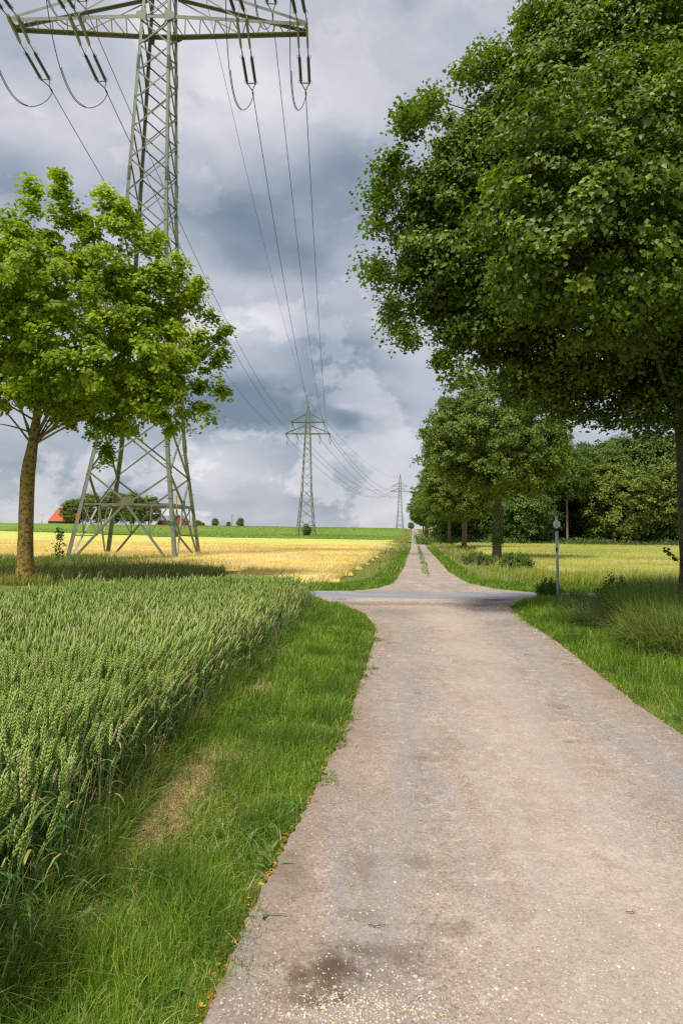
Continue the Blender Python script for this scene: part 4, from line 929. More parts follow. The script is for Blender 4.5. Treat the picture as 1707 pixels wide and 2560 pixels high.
def lobed_leaf(C, N, size, seed, droop=.3):
    """five pointed leaf"""
    rs = np.random.RandomState(seed); n = len(C)
    N = N+rs.normal(0, .4, (n, 3)); N /= np.linalg.norm(N, axis=1)[:, None]
    a = rs.normal(0, 1, (n, 3)); a[:, 2] -= droop; D = a-N*np.sum(a*N, 1)[:, None]; D /= np.linalg.norm(D, axis=1)[:, None]
    S = np.cross(N, D); s = size*rs.uniform(.6, 1.25, n)[:, None]
    out = [(0, -.5), (.48, -.18), (.2, .05), (.42, .38), (.0, .6), (-.42, .38), (-.2, .05), (-.48, -.18)]
    V = np.stack([C+S*s*x+D*s*y-N*s*.35*(x*x+y*y) for x, y in out], 1); o = (np.arange(n)*8)[:, None]
    F_ = [(0, 1, 2), (0, 2, 4), (2, 3, 4), (0, 4, 6), (4, 5, 6), (6, 7, 0)]
    T = np.concatenate([o+np.array([f]) for f in F_])
    return V.reshape(-1, 3), T, rs
def sample_clumps(ell, n, seed, inner=.55, amp=.12):
    """clump centres in the outer shell of a union of ellipsoids (cx,cy,cz,rx,ry,rz)"""
    rs = np.random.RandomState(seed); E_ = np.array(ell, float); vol = E_[:, 3]*E_[:, 4]+E_[:, 4]*E_[:, 5]+E_[:, 3]*E_[:, 5]; pr = vol/vol.sum(); out, nr = [], []
    while len(out) < n:
        e = E_[rs.choice(len(E_), p=pr)]; d = rs.normal(0, 1, 3); d /= np.linalg.norm(d)
        r = (inner**3+(1-inner**3)*rs.rand())**(1/3)*(1+amp*(2*vnoise(np.array([atan2(d[1], d[0])*1.9+9]), np.array([d[2]*2.6+7]), 1.7, int(abs(e[0])*7) % 97+seed)[0]-1))
        p = e[:3]+d*e[3:]*r
        deep = False
        for q in E_:
            if np.sum(((p-q[:3])/q[3:])**2) < inner**2*.72: deep = True; break
        if deep and rs.rand() < .9: continue
        out.append(p); nn = d/e[3:]; nr.append(nn/np.linalg.norm(nn))
    return np.array(out), np.array(nr)
def crown_geo(ell, n_cl, per, leaf, seed, cr=.5, lobed=False, inner=.55, amp=.12, upb=.55, flat=.6, extra=None):
    C, Nn = sample_clumps(ell, n_cl, seed, inner, amp)
    if extra is not None: C = np.concatenate([C, extra]); Nn = np.concatenate([Nn, np.tile([0, 0, 1.], (len(extra), 1))])
    rs = np.random.RandomState(seed+1); n = len(C)*per
    idx = np.repeat(np.arange(len(C)), per); sc_ = rs.uniform(.55, 1.35, len(C))[idx][:, None]*cr
    off = np.clip(rs.normal(0, .45, (n, 3)), -.95, .95)*sc_; off[:, 2] *= flat
    off += Nn[idx]*(rs.rand(n)[:, None]-.4)*sc_*.7
    off[:, 2] -= (off[:, 0]**2+off[:, 1]**2)*.25/cr
    P = C[idx]+off
    NN = Nn[idx]*.6+off/np.maximum(.05, np.linalg.norm(off, axis=1)[:, None])*.35+np.array([0, 0, upb])
    V, T, r2 = (lobed_leaf if lobed else leaf_mesh)(P, NN, leaf, seed+2)
    rnd = np.clip(rs.beta(2, 2.2, len(C))[idx]*.55+rs.rand(n)*.45, 0, 1)
    k = len(T)//n
    return V, T, np.tile(rnd, k), C
def limb_mesh(trunk_pts, trunk_r, tips, seed, r0=.09, fork=.5):
    """trunk tube and curved limbs to the given tips"""
    mb = MB(); rs = np.random.RandomState(seed); tp = [Vector(p) for p in trunk_pts]
    # smooth knobby trunk
    n = 22; pts_, rr = [], []
    for i in range(n+1):
        u = i/n*(len(tp)-1); j = min(int(u), len(tp)-2); f_ = u-j
        pts_.append(tp[j].lerp(tp[j+1], f_)); rr.append((trunk_r[j]*(1-f_)+trunk_r[j+1]*f_)*(1+rs.uniform(-.05, .05)))
    rr[0] *= 1.5; rr[1] *= 1.18; rr[2] *= 1.06
    mb.tube(pts_, rr, 14)
    for t in tips:
        t = Vector(t); hgt = (t.z-tp[0].z); u = rs.uniform(fork, .98); j = u*(len(tp)-1); i = min(int(j), len(tp)-2); s = tp[i].lerp(tp[i+1], j-i)
        if t.z < s.z+.2: s = tp[max(0, len(tp)-3)].lerp(tp[-2], .8) if False else tp[min(len(tp)-1, 1+int(fork*(len(tp)-1)))]
        d = t-s; L = d.length; m1 = s+d*.35+Vector((rs.normal(0, .06)*L, rs.normal(0, .06)*L, .10*L)); m2 = s+d*.7+Vector((rs.normal(0, .05)*L, rs.normal(0, .05)*L, .08*L))
        q = []
        for k in range(9):
            w = k/8; q.append(s*(1-w)**3+m1*3*w*(1-w)**2+m2*3*w*w*(1-w)+t*w**3)
        r_ = min(r0*(.5+L*.10), trunk_r[-1]*1.1)
        mb.tube(q, [r_*(1-.88*(k/8)**.8) for k in range(9)], 6)
    return mb
def make_tree(name, loc, label, cat, group, geo, trunk, mat, bark_m, tips_n=40, r0=.09, fork=.55, seed=3, ltips=None):
    V, T, rnd, C = geo; root = thing(name, loc, label, cat, group)
    link('crown', arr_mesh('crown', V, None, T, None, rnd), mat, root)
    rs = np.random.RandomState(seed); tips = C[rs.choice(len(C), min(tips_n, len(C)), replace=False)]
    ztop = trunk[0][-1][2]; 
    zf_ = trunk[0][max(1, int(round(fork*(len(trunk[0])-1))))][2]; tips = [t for t in tips if t[2] > zf_+.9]
    if ltips is not None: tips += ltips
    limb_mesh(trunk[0], trunk[1], tips, seed, r0, fork).build('trunk', bark_m, root, True)
    return root
def pxell(L, Y0, base, dep=.9):
    """ellipsoids measured on the spot: centre (px,py), radii in px, depth offset"""
    out = []
    for px, py, rx, rz, *o in L:
        p = at(px, py, Y0+(o[0] if o else 0))-base; k = (Y0+(o[0] if o else 0))/F*1.03
        out.append((p.x, p.y, p.z, rx*k, (rx+rz)/2*k*dep, rz*k))
    return out

# left maple
bL = gr(65, 1459)
ell = pxell([(140, 810, 295, 250), (375, 880, 135, 150), (410, 945, 95, 65), (140, 610, 120, 120), (320, 640, 90, 110), (-120, 800, 240, 230), (400, 730, 90, 90), (60, 700, 150, 150, -1), (280, 900, 200, 150, -1.5), (330, 1020, 150, 70, 0), (180, 880, 260, 190, 2.0), (505, 860, 35, 35)], bL.y, bL, .85)
ex = []
rs = np.random.RandomState(4)
for pts_ in (((150, 520), (152, 485), (155, 450), (150, 432)), ((85, 520), (84, 490), (80, 468)), ((262, 560), (262, 520), (262, 492)), ((310, 560), (315, 525), (312, 505)), ((388, 620), (390, 592)), ((450, 690), (455, 655)), ((480, 730), (492, 705)), ((530, 800), (552, 842), (560, 830)), ((540, 900), (556, 888)), ((500, 965), (540, 972), (555, 975)), ((500, 1010), (515, 1030)), ((262, 1115), (270, 1135)), ((20, 600), (18, 570)), ((215, 560), (50, 560))):
    for j, (px, py) in enumerate(pts_):
        p = at(px, py, bL.y+rs.uniform(-.5, .5))-bL; ex += [p+Vector(rs.normal(0, .10, 3)) for _ in range(2)]
ex = np.array([tuple(e) for e in ex])
geo = crown_geo(ell, 900, 95, .12, 11, .36, True, .45, .16, .5, .55, ex)
fk = at(70, 1188, bL.y)-bL
tr = [Vector((0, 0, -.1)), fk*.34+Vector((-.03, 0, 0)), fk*.70+Vector((-.02, 0, 0)), fk, fk+Vector((.1, 0, .9)), fk+Vector((.2, 0, 2.0)), fk+Vector((.25, .0, 3.6)), fk+Vector((.4, .1, 5.5))]
LT = [at(-60, 1060, bL.y)-bL, at(-20, 950, bL.y)-bL, at(120, 1000, bL.y-.3)-bL, at(200, 1000, bL.y)-bL, at(260, 960, bL.y)-bL, at(30, 900, bL.y)-bL]
make_tree('maple_tree', bL, 'lime green maple tree with a lichen-spotted trunk at the left', 'tree', None, geo, (tr, [.235, .215, .205, .215, .15, .11, .07, .03]), M['maple'], M['bark_lichen'], 24, .12, .56, 5, [tuple(t) for t in LT])

# big tree at the right
bR = gr(1730, 1560)
ell = pxell([(1620, 420, 420, 420), (1330, 560, 300, 260), (1195, 640, 225, 190), (1215, 490, 200, 180), (1105, 570, 115, 120), (1110, 700, 105, 105), (1480, 270, 290, 250), (1550, 70, 240, 220), (1740, 50, 350, 300), (1500, 800, 360, 170), (1280, 800, 180, 100), (1850, 700, 420, 330), (1640, 900, 110, 90), (1440, 945, 170, 75), (1570, 960, 120, 60, -.5), (1180, 370, 110, 100), (1600, 480, 400, 360, -3), (1500, 580, 310, 240, -3.6), (1800, 300, 420, 420, 2), (1290, 330, 110, 110, 1), (1720, 960, 70, 60, .5)], bR.y, bR, .8)
ex = []; rs = np.random.RandomState(6)
for px, py in ((1405, -5), (1300, 30), (1310, 70), (1215, 130), (1150, 165), (1200, 160), (1060, 235), (1050, 265), (1000, 300), (1010, 285), (960, 395), (975, 420), (940, 495), (925, 480), (940, 560), (925, 660), (935, 690), (960, 760), (985, 810), (1010, 840), (1090, 895), (1130, 920), (1560, 1020), (1640, 1050), (1450, 1025), (1500, 1030), (1610, 1040), (1390, 1015)):
    for _ in range(4): ex.append(at(px+14, py+8, bR.y+rs.uniform(-.8, .8))-bR+Vector(rs.normal(0, .10, 3)))
ex = np.array([tuple(e) for e in ex])
geo = crown_geo(ell, 4500, 110, .093, 21, .36, False, .60, .19, .5, .5, ex)
tr = [Vector((0, 0, -.1)), Vector((.03, 0, 1.2)), Vector((0, 0, 2.4)), Vector((.02, 0, 3.6)), Vector((0, 0, 5.2)), Vector((-.2, 0, 7.5)), Vector((-.3, 0, 10))]
LT = [at(1640, 860, bR.y)-bR, at(1600, 780, bR.y-.5)-bR, at(1500, 700, bR.y-1)-bR]
big = make_tree('linden_tree', bR, 'huge dark green linden overhanging the track at the right edge', 'tree', None, geo, (tr, [.28, .225, .215, .22, .18, .13, .05]), M['linden'], M['bark_dark'], 70, .09, .48, 9, [tuple(t) for t in LT])
# little shoot on its trunk
mb = MB(); p0 = at(1690, 1400, bR.y-.1)-bR; p1 = at(1662, 1372, bR.y-.1)-bR
mb.tube([p0+Vector((.1, 0, -.02)), p0.lerp(p1, .5)+Vector((0, 0, .03)), p1], [.008, .005, .003], 4); mb.build('shoot', M['twig'], big)
L_ = np.array([tuple(p0.lerp(p1, t)+Vector((rs.uniform(-.03, .03), rs.uniform(-.05, .05), rs.uniform(-.05, .03)))) for t in np.linspace(0.1, 1, 12)])
V, T, _ = leaf_mesh(L_, np.tile([0, -.6, .6], (len(L_), 1)), .10, 3); link('shoot_leaves', arr_mesh('shoot_leaves', V, None, T, None, np.tile(np.full(12, .2), 2)), M['linden'], big)

# avenue trees: two crowns, copied down the row
def avenue_geo(seed, leaf, n):
    rs = np.random.RandomState(seed)
    e = [(0, 0, 6.4, 4.1, 3.9, 2.9), (-.6, 0, 8.2, 2.9, 2.9, 2.2), (1.6, .3, 5.6, 2.9, 2.9, 1.9), (-2.0, -.4, 5.6, 2.3, 2.4, 1.7), (-2.2, 0, 7.0, 1.9, 1.9, 1.6), (.2, -.9, 4.4, 2.8, 2.5, 1.1), (2.6, 0, 6.7, 1.7, 1.9, 1.6), (-.2, .1, 9.6, 1.7, 1.7, 1.5)]
    e = [tuple(v_*(1+rs.uniform(-.08, .08)) for v_ in q) for q in e]
    e = [q[:2]+(q[2]+(.45 if seed == 51 else -.1),)+q[3:] for q in e]
    return crown_geo(e, n, 85, leaf, seed, .38, False, .5, .16, .5, .6)
stumps = ([Vector((.0, 0, -.1)), Vector((.04, 0, 1.5)), Vector((.12, 0, 3.0)), Vector((.05, 0, 4.6)), Vector((0, 0, 6.5)), Vector((0, 0, 8.4))], [.27, .23, .21, .17, .10, .04])
nearA = None
av = []
for k, (nm, s_) in enumerate((('A', 51), ('B', 52))):
    g_ = avenue_geo(s_, .14, 1100)
    loc = (8.9, 39.2, 0) if k == 0 else (11.55, 64.3, 0)
    lab = ['bright green linden, nearest of the row beyond the asphalt road', 'linden second in the row beyond the road, behind the nearest one'][k]
    av.append(make_tree('avenue_tree', loc, lab, 'tree', 'trees lining the right side of the far track', g_, stumps, M['linden2'], M['bark_avenue'], 30, .08, .5, s_))
av[0].rotation_euler.z = 0; av[1].scale = (.98, .98, 1.0)
labs = ['linden third in the row beyond the road', 'linden fourth in the row beyond the road', 'linden fifth in the row beyond the road', 'dark leafy tree sixth in the row, leaning over the far track', 'linden seventh in the row beyond the road', 'linden eighth in the row, near the end of the avenue', 'linden at the far end of the avenue']
for k, lab in enumerate(labs):
    Y_ = 89+k*25; src = av[1]; c = copy_tree(src); c['label'] = lab
    c.location = (14.05+(Y_-89)*.0985+(0 if k != 3 else -.9), Y_, float(hill(Y_))-.02); c.rotation_euler.z = 1.3*k+.7; s = (1.0, .97, 1.02, 1.28, 1.1, 1.1, 1.05)[k]; c.scale = (s, s, s)
# ivy on the first two trunks
V, T, _ = leaf_mesh(*(lambda a, z, r: (np.stack([np.cos(a)*r+.06, np.sin(a)*r, z], 1), np.stack([np.cos(a), np.sin(a), a*0+.2], 1)))(rs.rand(1100)*2*pi, np.r_[rs.normal(1.3, .22, 450), rs.uniform(1.5, 3.2, 650)], .24+rs.rand(1100)*.09), .10, 4)
link('ivy', arr_mesh('ivy', V, None, T, None, np.tile(rs.rand(1100), 2)), M['wood'], av[0])
# shrubs and undergrowth at the foot of the avenue trees
def shrub_geo(seed, r, h, leaf, n, per=45):
    return crown_geo([(0, 0, h*.45, r, r, h*.55), (r*.4, 0, h*.35, r*.7, r*.7, h*.4), (-r*.45, r*.2, h*.33, r*.65, r*.7, h*.4)], n, per, leaf, seed, r*.22, False, .3, .2, .4, .7)
def make_shrub(name, loc, label, cat, group, geo, mat, h):
    V, T, rnd, C = geo; root = thing(name, loc, label, cat, group); link('foliage', arr_mesh('foliage', V, None, T, None, rnd), mat, root)
    mb = MB(); rs_ = np.random.RandomState(3)
    for k in range(9):
        t = C[rs_.randint(len(C))]; mb.tube([(rs_.normal(0, .05), rs_.normal(0, .05), 0), (t[0]*.4, t[1]*.4, t[2]*.6), tuple(t)], [h*.012, h*.008, h*.003], 5)
    mb.build('stem', M['bark_wood'], root); return root
sg = shrub_geo(61, .75, .62, .07, 120)
for k, (px, py, s_, lab) in enumerate(((1195, 1412, 1.0, 'low leafy bush left of the nearest avenue trunk'), (1290, 1420, 1.1, 'low leafy bush right of the nearest avenue trunk'))):
    g = gr(px, py)
    if k == 0: sh0 = make_shrub('bush', (g.x, g.y, 0), lab, 'bush', 'bushes at the foot of the avenue', sg, M['wood'], .6)
    else:
        c = copy_tree(sh0); c.location = (g.x, g.y, 0); c['label'] = lab; c.scale = (s_,)*3; c.rotation_euler.z = 2
# tall weeds by the road at the right
for k, (px, py, lab, s_) in enumerate(((1372, 1497, 'leafy weed clump left of the marker post', .68), (1545, 1530, 'dark upright weed clump beside the asphalt road at the right', .95))):
    g = gr(px, py); c = copy_tree(sh0); c.name = 'weed_clump'; c.location = (g.x, g.y, 0); c['label'] = lab; c['category'] = 'weeds'; c['group'] = 'weed clumps by the road'; c.scale = (s_*.6, s_*.6, s_*1.2)
# sapling by the pylon foot
g = at(148, 1395, 31); root = thing('sapling', (g.x, 31, 0), 'slender leafy sapling beside the left foot of the big pylon', 'sapling')
C_ = np.array([(rs.normal(0, .16)*(1.2-.7*u)+.0, rs.normal(0, .16)*(1.2-.7*u), .25+u*1.35) for u in rs.rand(230)]); V, T, _ = leaf_mesh(C_, np.tile([0, -.3, .8], (230, 1)), .13, 8, droop=1)
link('crown', arr_mesh('crown', V, None, T, None, np.tile(rs.rand(230)*.6, 2)), M['wood'], root); mb = MB()
mb.tube([(0, 0, 0), (.02, 0, .8), (.04, 0, 1.6)], [.02, .014, .006], 5); mb.build('trunk', M['bark_wood'], root)

# tufts around trunk feet
A = Acc(); rs = np.random.RandomState(90)
for (x, y, n, r_, h_) in ((bL.x, bL.y, 900, .5, .30), (bR.x, bR.y, 700, .5, .35), (8.9, 39.2, 500, .6, .4), (11.55, 64.3, 300, .8, .45)):
    a = rs.rand(n)*2*pi; q = .22+rs.rand(n)**1.3*r_
    A.add(*blades(P3(x+np.cos(a)*q, y+np.sin(a)*q), h_*rs.uniform(.4, 1.3, n), .0011*y, .4, int(n+x), .9, 3))
tag(link('trunk_foot_grass', A.mesh('trunk_foot_grass'), M['mead']), 'uncut grass tufts around the feet of the roadside trunks', 'grass', kind='stuff')
# the wood at the right
def wood_tree(seed, h, cb, r, leaf, n, per=46, cr=.75):
    rs_ = np.random.RandomState(seed); e = [(0, 0, (h+cb)/2, r, r, (h-cb)/2)]
    for _ in range(6):
        a = rs_.rand()*2*pi; q = r*rs_.uniform(.3, .6); z = rs_.uniform(cb+.2*(h-cb), h-.15*(h-cb)); e.append((cos(a)*q, sin(a)*q, z, r*.55, r*.55, (h-cb)*.24))
    return crown_geo(e, n, per, leaf, seed, cr, False, .5, .2, .5, .55)
def wtrunk(h, r): return ([Vector((0, 0, -.1)), Vector((.1, 0, h*.25)), Vector((-.05, 0, h*.5)), Vector((.1, 0, h*.75)), Vector((0, 0, h*.93))], [r, r*.85, r*.7, r*.4, r*.12])
protos = {}
def put(kind, x, y, s, rz, label, group='trees of the wood behind the oat field', name='woodland_tree', z=0):
    spec = {'tall': (71, 14.0, 6.2, 3.6, .30, 420, 'wood', 'bark_wood', .19), 'tall2': (72, 13.6, 4.8, 3.3, .30, 420, 'wood3', 'bark_wood', .17), 'pale': (73, 13.0, 5.8, 3.3, .26, 300, 'wood', 'bark_pale', .17),
            'bushy': (74, 11.0, .4, 4.2, .27, 620, 'wood2', 'bark_wood', .22), 'low': (75, 6.5, .2, 2.6, .24, 330, 'wood', 'bark_wood', .12), 'round': (76, 12.0, 1.4, 4.6, .30, 520, 'wood2', 'bark_wood', .24)}[kind]
    if kind not in protos:
        g_ = wood_tree(spec[0], spec[1], spec[2], spec[3], spec[4], spec[5])
        o = make_tree(name, (x, y, z), label, 'tree', group, g_, wtrunk(spec[1], spec[8]), M[spec[6]], M[spec[7]], 26, .07, .4, spec[0]); protos[kind] = o
    else:
        o = copy_tree(protos[kind]); o.name = name; o['label'] = label; o['category'] = 'tree'; o['group'] = group; o.location = (x, y, z)
    o.rotation_euler.z = rz; o.scale = (s*(1+.06*sin(x*3)), s*(1+.06*sin(x*3)), s*(1+.05*cos(x*5))); return o
rs = random.Random(7)
xw = lambda px, Y: (px-853.5)/F*Y*1.0
# front trees that can be told apart
put('bushy', xw(1552, 93), 93, 1.06, .4, 'broad low-branched yellow-green tree, biggest at the front of the wood')
put('pale', xw(1417, 94), 94, 1.04, 1.0, 'slim tree with a pale bare forked trunk at the front of the wood')
put('pale', xw(1384, 99), 99, 1.0, 2.6, 'slim tree with a brown bare trunk left of the pale forked one')
put('low', xw(1300, 91), 91, 1.2, .3, 'low bushy tree at the front of the wood behind the nearest avenue tree')
put('low', xw(1345, 93), 93, 1.05, 2.3, 'low bushy tree behind the marker post')
put('low', xw(1215, 96), 96, 1.1, 4.0, 'low bushy tree seen between two avenue trunks')
put('bushy', xw(1730, 92), 92, 1.15, 2.0, 'broad low-branched tree of the wood behind the big right trunk')
put('low', xw(1660, 95), 95, 1.1, 1.5, 'low dark tree filling the gap left of the big right trunk')
for k, px in enumerate((1105, 1150, 1255, 1490, 1585, 1625, 1700, 1770)):
    put('low', xw(px, 97), 95.5+(k % 3), .85+.12*(k % 3), k*1.3, ['low shrubby tree at the foot of the wood, behind the avenue row', 'low shrubby tree between the second and the first avenue trunk', 'low shrubby tree directly behind the nearest avenue trunk', 'low shrubby tree right of the pale forked trunk', 'low shrubby tree under the broad yellow-green tree', 'low shrubby tree at the right foot of the broad yellow-green tree', 'low shrubby tree half hidden by the big right trunk', 'low shrubby tree of the wood beyond the big right trunk'][k])
for k, px in enumerate((1345, 1390, 1432, 1470, 1520)):
    put('low', xw(px, 131), 131, 1.0+.1*(k % 2), k*2.1, 'low shadowy tree at the very back of the wood, glimpsed between trunks')
back = 'dark tall tree in the back rows of the wood'
pxs = list(range(1120, 1800, 44))
for r_, (Y_, kk, off) in enumerate(((99, 'tall', 0), (106, 'tall2', 20), (114, 'tall', 8), (123, 'tall2', 30))):
    for j, px in enumerate(pxs):
        if r_ == 0 and 1350 < px < 1470: continue
        y = Y_+rs.uniform(-2, 2); put(kk if rs.random() < .7 else ('tall2' if kk == 'tall' else 'tall'), xw(px+off+rs.uniform(-8, 8), y), y, rs.uniform(.86, 1.2)*(1+.02*r_), rs.uniform(0, 6.2), back)
A = Acc(); rr = np.random.RandomState(9)
X, Y = scatter(10, 62, 88.0, 93.5, 5200, 151); n = len(X); hz = .9*(.5+vnoise(X, Y, .35, 4))*(.6+.8*(Y-88)/5.5)
C_ = np.stack([X, Y, rr.rand(n)*hz], 1); C_ = np.repeat(C_, 7, 0)+rr.normal(0, .16, (n*7, 3)); C_[:, 2] = np.abs(C_[:, 2])
V, T, _ = leaf_mesh(C_, np.tile([0, -.3, .8], (len(C_), 1)), .20, 10)
tag(link('undergrowth', arr_mesh('undergrowth', V, None, T, None, np.tile(rr.rand(len(C_)), 2)), M['wood']), 'leafy undergrowth along the foot of the wood', 'undergrowth', kind='stuff')

# trees and buildings on the horizon
HZ = float(hill(420))
far_t = [(175, 1.35, 'yellowish rounded tree beside the orange-roofed house', 'round'), (228, 1.75, 'tall rounded tree left in the clump behind the big pylon', 'round'), (285, 1.85, 'tall rounded tree in the middle of the clump behind the big pylon', 'round'), (335, 1.75, 'tall rounded tree right in the clump behind the big pylon', 'round'), (372, 1.55, 'rounded tree at the right end of the clump behind the big pylon', 'round'),
         (200, 1.5, 'dark rounded tree between the yellowish one and the tall ones', 'round')]
for k, (px, s_, lab, kd) in enumerate(far_t):
    Y_ = 418+(k % 3)*5; p = at(px, 1310, Y_); o = put(kd, p.x, Y_, s_, k*1.1, lab, 'clump of trees on the horizon', 'broadleaf_tree', HZ-1.0)
small = [(492, .42, 'small dark bush right of the red barn'), (505, .34, 'low bush next to the red barn, right of the small dark one'), (540, .45, 'bright green rounded little tree on the horizon'), (572, .28, 'tiny brownish bush left of the thin utility pole'), (597, .48, 'small open-crowned tree right of the thin utility pole'), (1027, .36, 'round yellowish bush at the crest beside the far track')]
for k, (px, s_, lab) in enumerate(small):
    Y_ = 425 if px < 1000 else 385; p = at(px, 1312, Y_); so = put('round', p.x, Y_, s_*1.0, k*1.7, lab, 'small trees on the horizon', 'small_tree', float(hill(Y_))-.5); so.scale = (s_*(1.5, 1.7, 1.2, 1.3, 1.15, 1.2)[k], s_*1.2, s_*(.8, .7, 1.0, 1.0, 1.05, .95)[k]); so.rotation_euler.y = (.1, -.1, .12, -.2, .25, 0)[k]
p = at(768, 1338, 178); c = put('low', p.x, 176, .42, 1, 'dark green bush growing between the feet of the middle pylon', None, 'bush', 0)
# red barn
p = at(440, 1312, 432)
B_ = thing('brick_barn', (p.x, 432, HZ-.1), 'red brick barn with a grey pitched roof on the horizon right of the big pylon', 'barn')
mb = MB(); w, dpt, eh, rh = 8.6, 12, 3.4, 6.6
gab = [Vector((-w/2+1.5, 0, 0)), Vector((w/2+1.5, 0, 0)), Vector((w/2+1.5, 0, eh)), Vector((1.5, 0, rh)), Vector((-w/2+1.5, 0, eh))]
mb.prism(gab, Vector((0, 0, 0)), Vector((0, dpt, 0))); mb.beam((-12, 1, eh*.5), (1.5-w/2, 1, eh*.5), .3, eh)
mb.build('wall', M['brick'], B_); mb = MB()
for s_ in (-1, 1):
    a, b_ = Vector((1.5+s_*(w/2+.5), 0, eh-.45)), Vector((1.5, 0, rh+.05)); mb.prism([a, b_, b_+Vector((0, 0, .35)), a+Vector((0, 0, .35))], Vector((0, -.5, 0)), Vector((0, dpt+.5, 0)))
mb.prism([Vector((-12.5, .6, eh-.2)), Vector((1.2-w/2+2.2, .6, eh-.2)), Vector((1.2, 4.5, rh-.3)), Vector((-12.5, 4.5, rh-.3))], Vector((0, 0, 0)), Vector((0, 0, .3)))
mb.build('roof', M['slate'], B_)
for x_ in (-9, -5.5, 0, 3):
    mb = MB(); mb.beam((x_, -.05 if x_ > -3 else .8, 1.5), (x_, -.05 if x_ > -3 else .8, 2.3), 1.0, .1, (0, 1, 0)); mb.build('window', M['pane'], B_)
# orange-roofed house at the far left of the clump
p = at(150, 1306, 414)
B_ = thing('farmhouse', (p.x, 414, HZ-.1), 'farmhouse with a steep orange tiled roof and dark wall left of the tree clump', 'house')
mb = MB(); mb.beam((-7.0, 3.5, .9), (8, 3.5, .9), 7, 1.9); mb.build('wall', M['dark_wall'], B_)
mb = MB(); mb.prism([Vector((-7.0, -.3, 1.9)), Vector((8, -.3, 1.9)), Vector((8, 3.6, 9.8)), Vector((-2.6, 3.6, 9.8))], Vector((0, -.12, .1)), Vector((0, .12, .35)))
mb.prism([Vector((-7.0, 7.3, 1.9)), Vector((8, 7.3, 1.9)), Vector((8, 3.6, 9.8)), Vector((-2.6, 3.6, 9.8))], Vector((0, -.12, .1)), Vector((0, .12, .35)))
mb.add([(-7, -.3, 2.1), (-7, 7.3, 2.1), (-2.6, 3.6, 10.0)], [(0, 1, 2)]); mb.build('roof', M['tile_red'], B_)
mb = MB(); mb.beam((-3, -.05, .7), (-3, -.05, 1.5), .9, .1, (0, 1, 0)); mb.build('window', M['pane'], B_)
# utility pole
p = at(580, 1316, 430); T = thing('utility_pole', (p.x, 430, HZ-.1), 'thin utility pole with a short crossbar on the horizon', 'utility pole')
mb = MB(); mb.tube([(0, 0, 0), (0, 0, 7.6)], [.2, .15], 6); mb.build('pole', M['bark_pale'], T); mb = MB(); mb.beam((-.8, 0, 7.2), (.8, 0, 7.2), .2, .2); mb.build('crossbar', M['fitting'], T)
for x_ in (-.7, 0, .7): mb = MB(); mb.tube([(x_, 0, 7.3), (x_, 0, 7.8)], .1, 5); mb.build('insulator', M['white'], T)
# wind turbines
def turbine(hx, hy, Y, R, a0, yaw, label, src=None):
    p = at(hx, hy, Y); root = thing('wind_turbine', (p.x, Y, 0), label, 'wind turbine', 'wind turbines on the horizon', yaw); H = p.z
    mb = MB(); mb.tube([(0, 0, -30), (0, 0, H*.5), (0, 0, H)], [R*.052, R*.042, R*.030], 10); mb.build('tower', M['turbine'], root, True)
    mb = MB(); mb.tube([(0, -R*.06, H), (0, R*.10, H+R*.005)], [R*.04, R*.035], 8); mb.build('nacelle', M['turbine'], root, True)
    hub = Vector((0, -R*.08, H)); mb = MB(); mb.tube([hub+Vector((0, R*.03, 0)), hub, hub-Vector((0, R*.03, 0))], [R*.04, R*.04, R*.01], 8); hb = mb.build('hub', M['turbine'], root, True)
    for k in range(3):
        a = a0+k*2*pi/3; d = Vector((sin(a), 0, cos(a))); s_ = Vector((d.z, 0, -d.x)); mb = MB()
        O = [hub+s_*-.012*R, hub+d*.06*R-s_*.02*R, hub+d*.22*R-s_*.045*R, hub+d*.6*R-s_*.024*R, hub+d*.88*R-s_*.012*R, hub+d*.88*R+s_*.010*R, hub+d*.22*R+s_*.022*R, hub+s_*.015*R]
        mb.prism(O, Vector((0, -R*.008, 0)), Vector((0, R*.008, 0))); bl = mb.build('blade', M['turbine'], root)
        mb = MB(); mb.prism([hub+d*.88*R-s_*.0122*R, hub+d*R-s_*.003*R, hub+d*R+s_*.003*R, hub+d*.88*R+s_*.0102*R], Vector((0, -R*.0079, 0)), Vector((0, R*.0079, 0))); mb.build('blade_tip', M['red'] if Y > 2600 else M['turbine'], bl)
turbine(106, 1277, 2400, 40, radians(84), .25, 'white wind turbine between the left tree trunk and the farmhouse')
turbine(68, 1240, 2800, 42, radians(122), .1, 'wind turbine mostly hidden behind the left tree trunk, only a red blade tip showing')
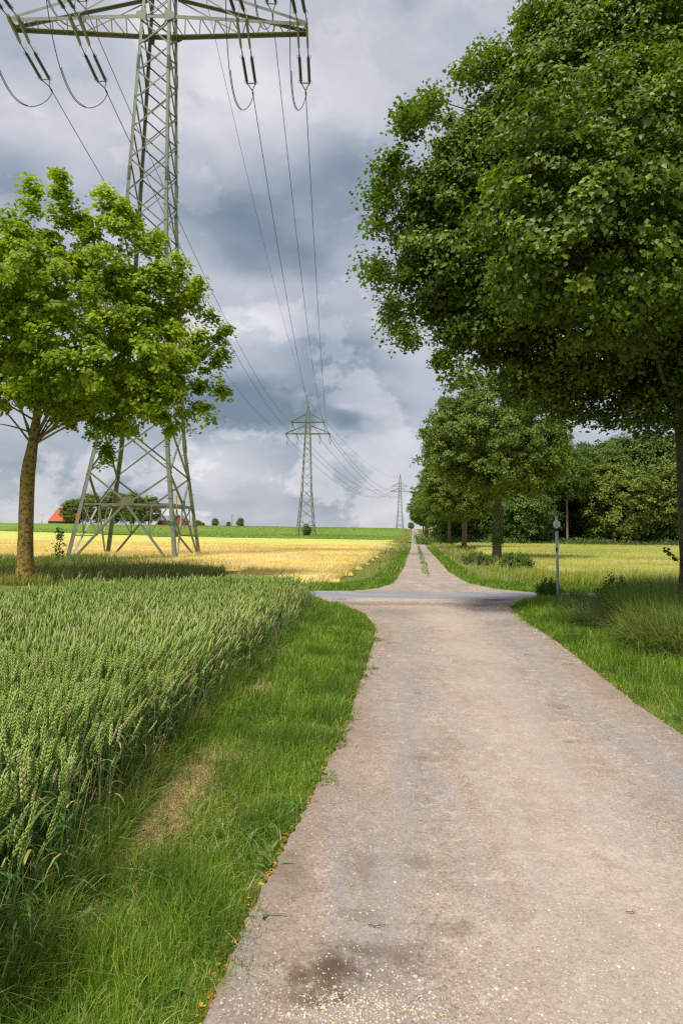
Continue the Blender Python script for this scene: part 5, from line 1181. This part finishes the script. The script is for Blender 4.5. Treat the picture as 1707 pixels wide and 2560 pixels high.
turbine(-14, 1200, 2000, 44, radians(155), .1, 'wind turbine cut off by the left edge, only one blade tip in view')

# ------------------------------------------------------------------ marker post
g = gr(1394, 1503); top = at(1389, 1292, g.y)
T = thing('marker_post', (g.x, g.y, 0), 'grey steel marker post with a white hexagonal sign beside the asphalt road', 'sign post')
H = top.z; lean = (top.x-g.x)*.5
c = lambda z: Vector((lean*z/H, 0, z))
mb = MB(); mb.tube([c(-.1), c(H*.5), c(H)], .036, 14); mb.build('post', M['post'], T, True)
mb = MB(); mb.tube([c(H), c(H+.012)], [.038, .030], 14); mb.build('post_cap', M['post'], T, True)
zc = H-.185; R_ = .105; mb = MB(); cc = c(zc)+Vector((-.012, -.045, 0))
hexa = [cc+Vector((R_*.98*sin(radians(60*k)), 0, R_*1.02*cos(radians(60*k)))) for k in range(6)]
mb.prism(hexa, Vector((0, 0, 0)), Vector((0, -.006, 0))); pl = mb.build('sign_plate', M['white'], T)
mb = MB()
for zz_, L_ in ((.066, .014), (.030, .04), (.012, .07), (-.004, .085), (-.020, .045), (-.036, .08), (-.050, .05)):
    x = -L_/2
    while x < L_/2:
        l_ = .006+.006*abs(sin(x*900+zz_*100)); mb.beam(cc+Vector((x, -.0075, zz_)), cc+Vector((min(L_/2, x+l_), -.0075, zz_)), .001, .0055 if zz_ < .06 else .012); x += l_+.004
mb.build('lettering', M['ink'], pl)
for z_ in (H-.32,):
    mb = MB(); mb.tube([c(z_-.03), c(z_+.03)], .044, 14); mb.beam(c(z_)+Vector((-.05, -.01, -.06)), c(z_)+Vector((-.05, -.01, .03)), .02, .03); mb.build('clamp', M['black'], T, True)
mb = MB(); zs_ = H-.83; mb.tube([c(zs_-.045), c(zs_+.045)], .0375, 14); st = mb.build('sticker', M['black'], T, True)
mb = MB(); mb.tube([c(zs_-.052), c(zs_-.040)], .0385, 14); mb.beam(c(zs_)+Vector((.006, -.040, -.02)), c(zs_)+Vector((.006, -.040, .022)), .022, .004, (0, 1, 0)); mb.build('sticker_print', M['white'], st)
print('SCENE OK')
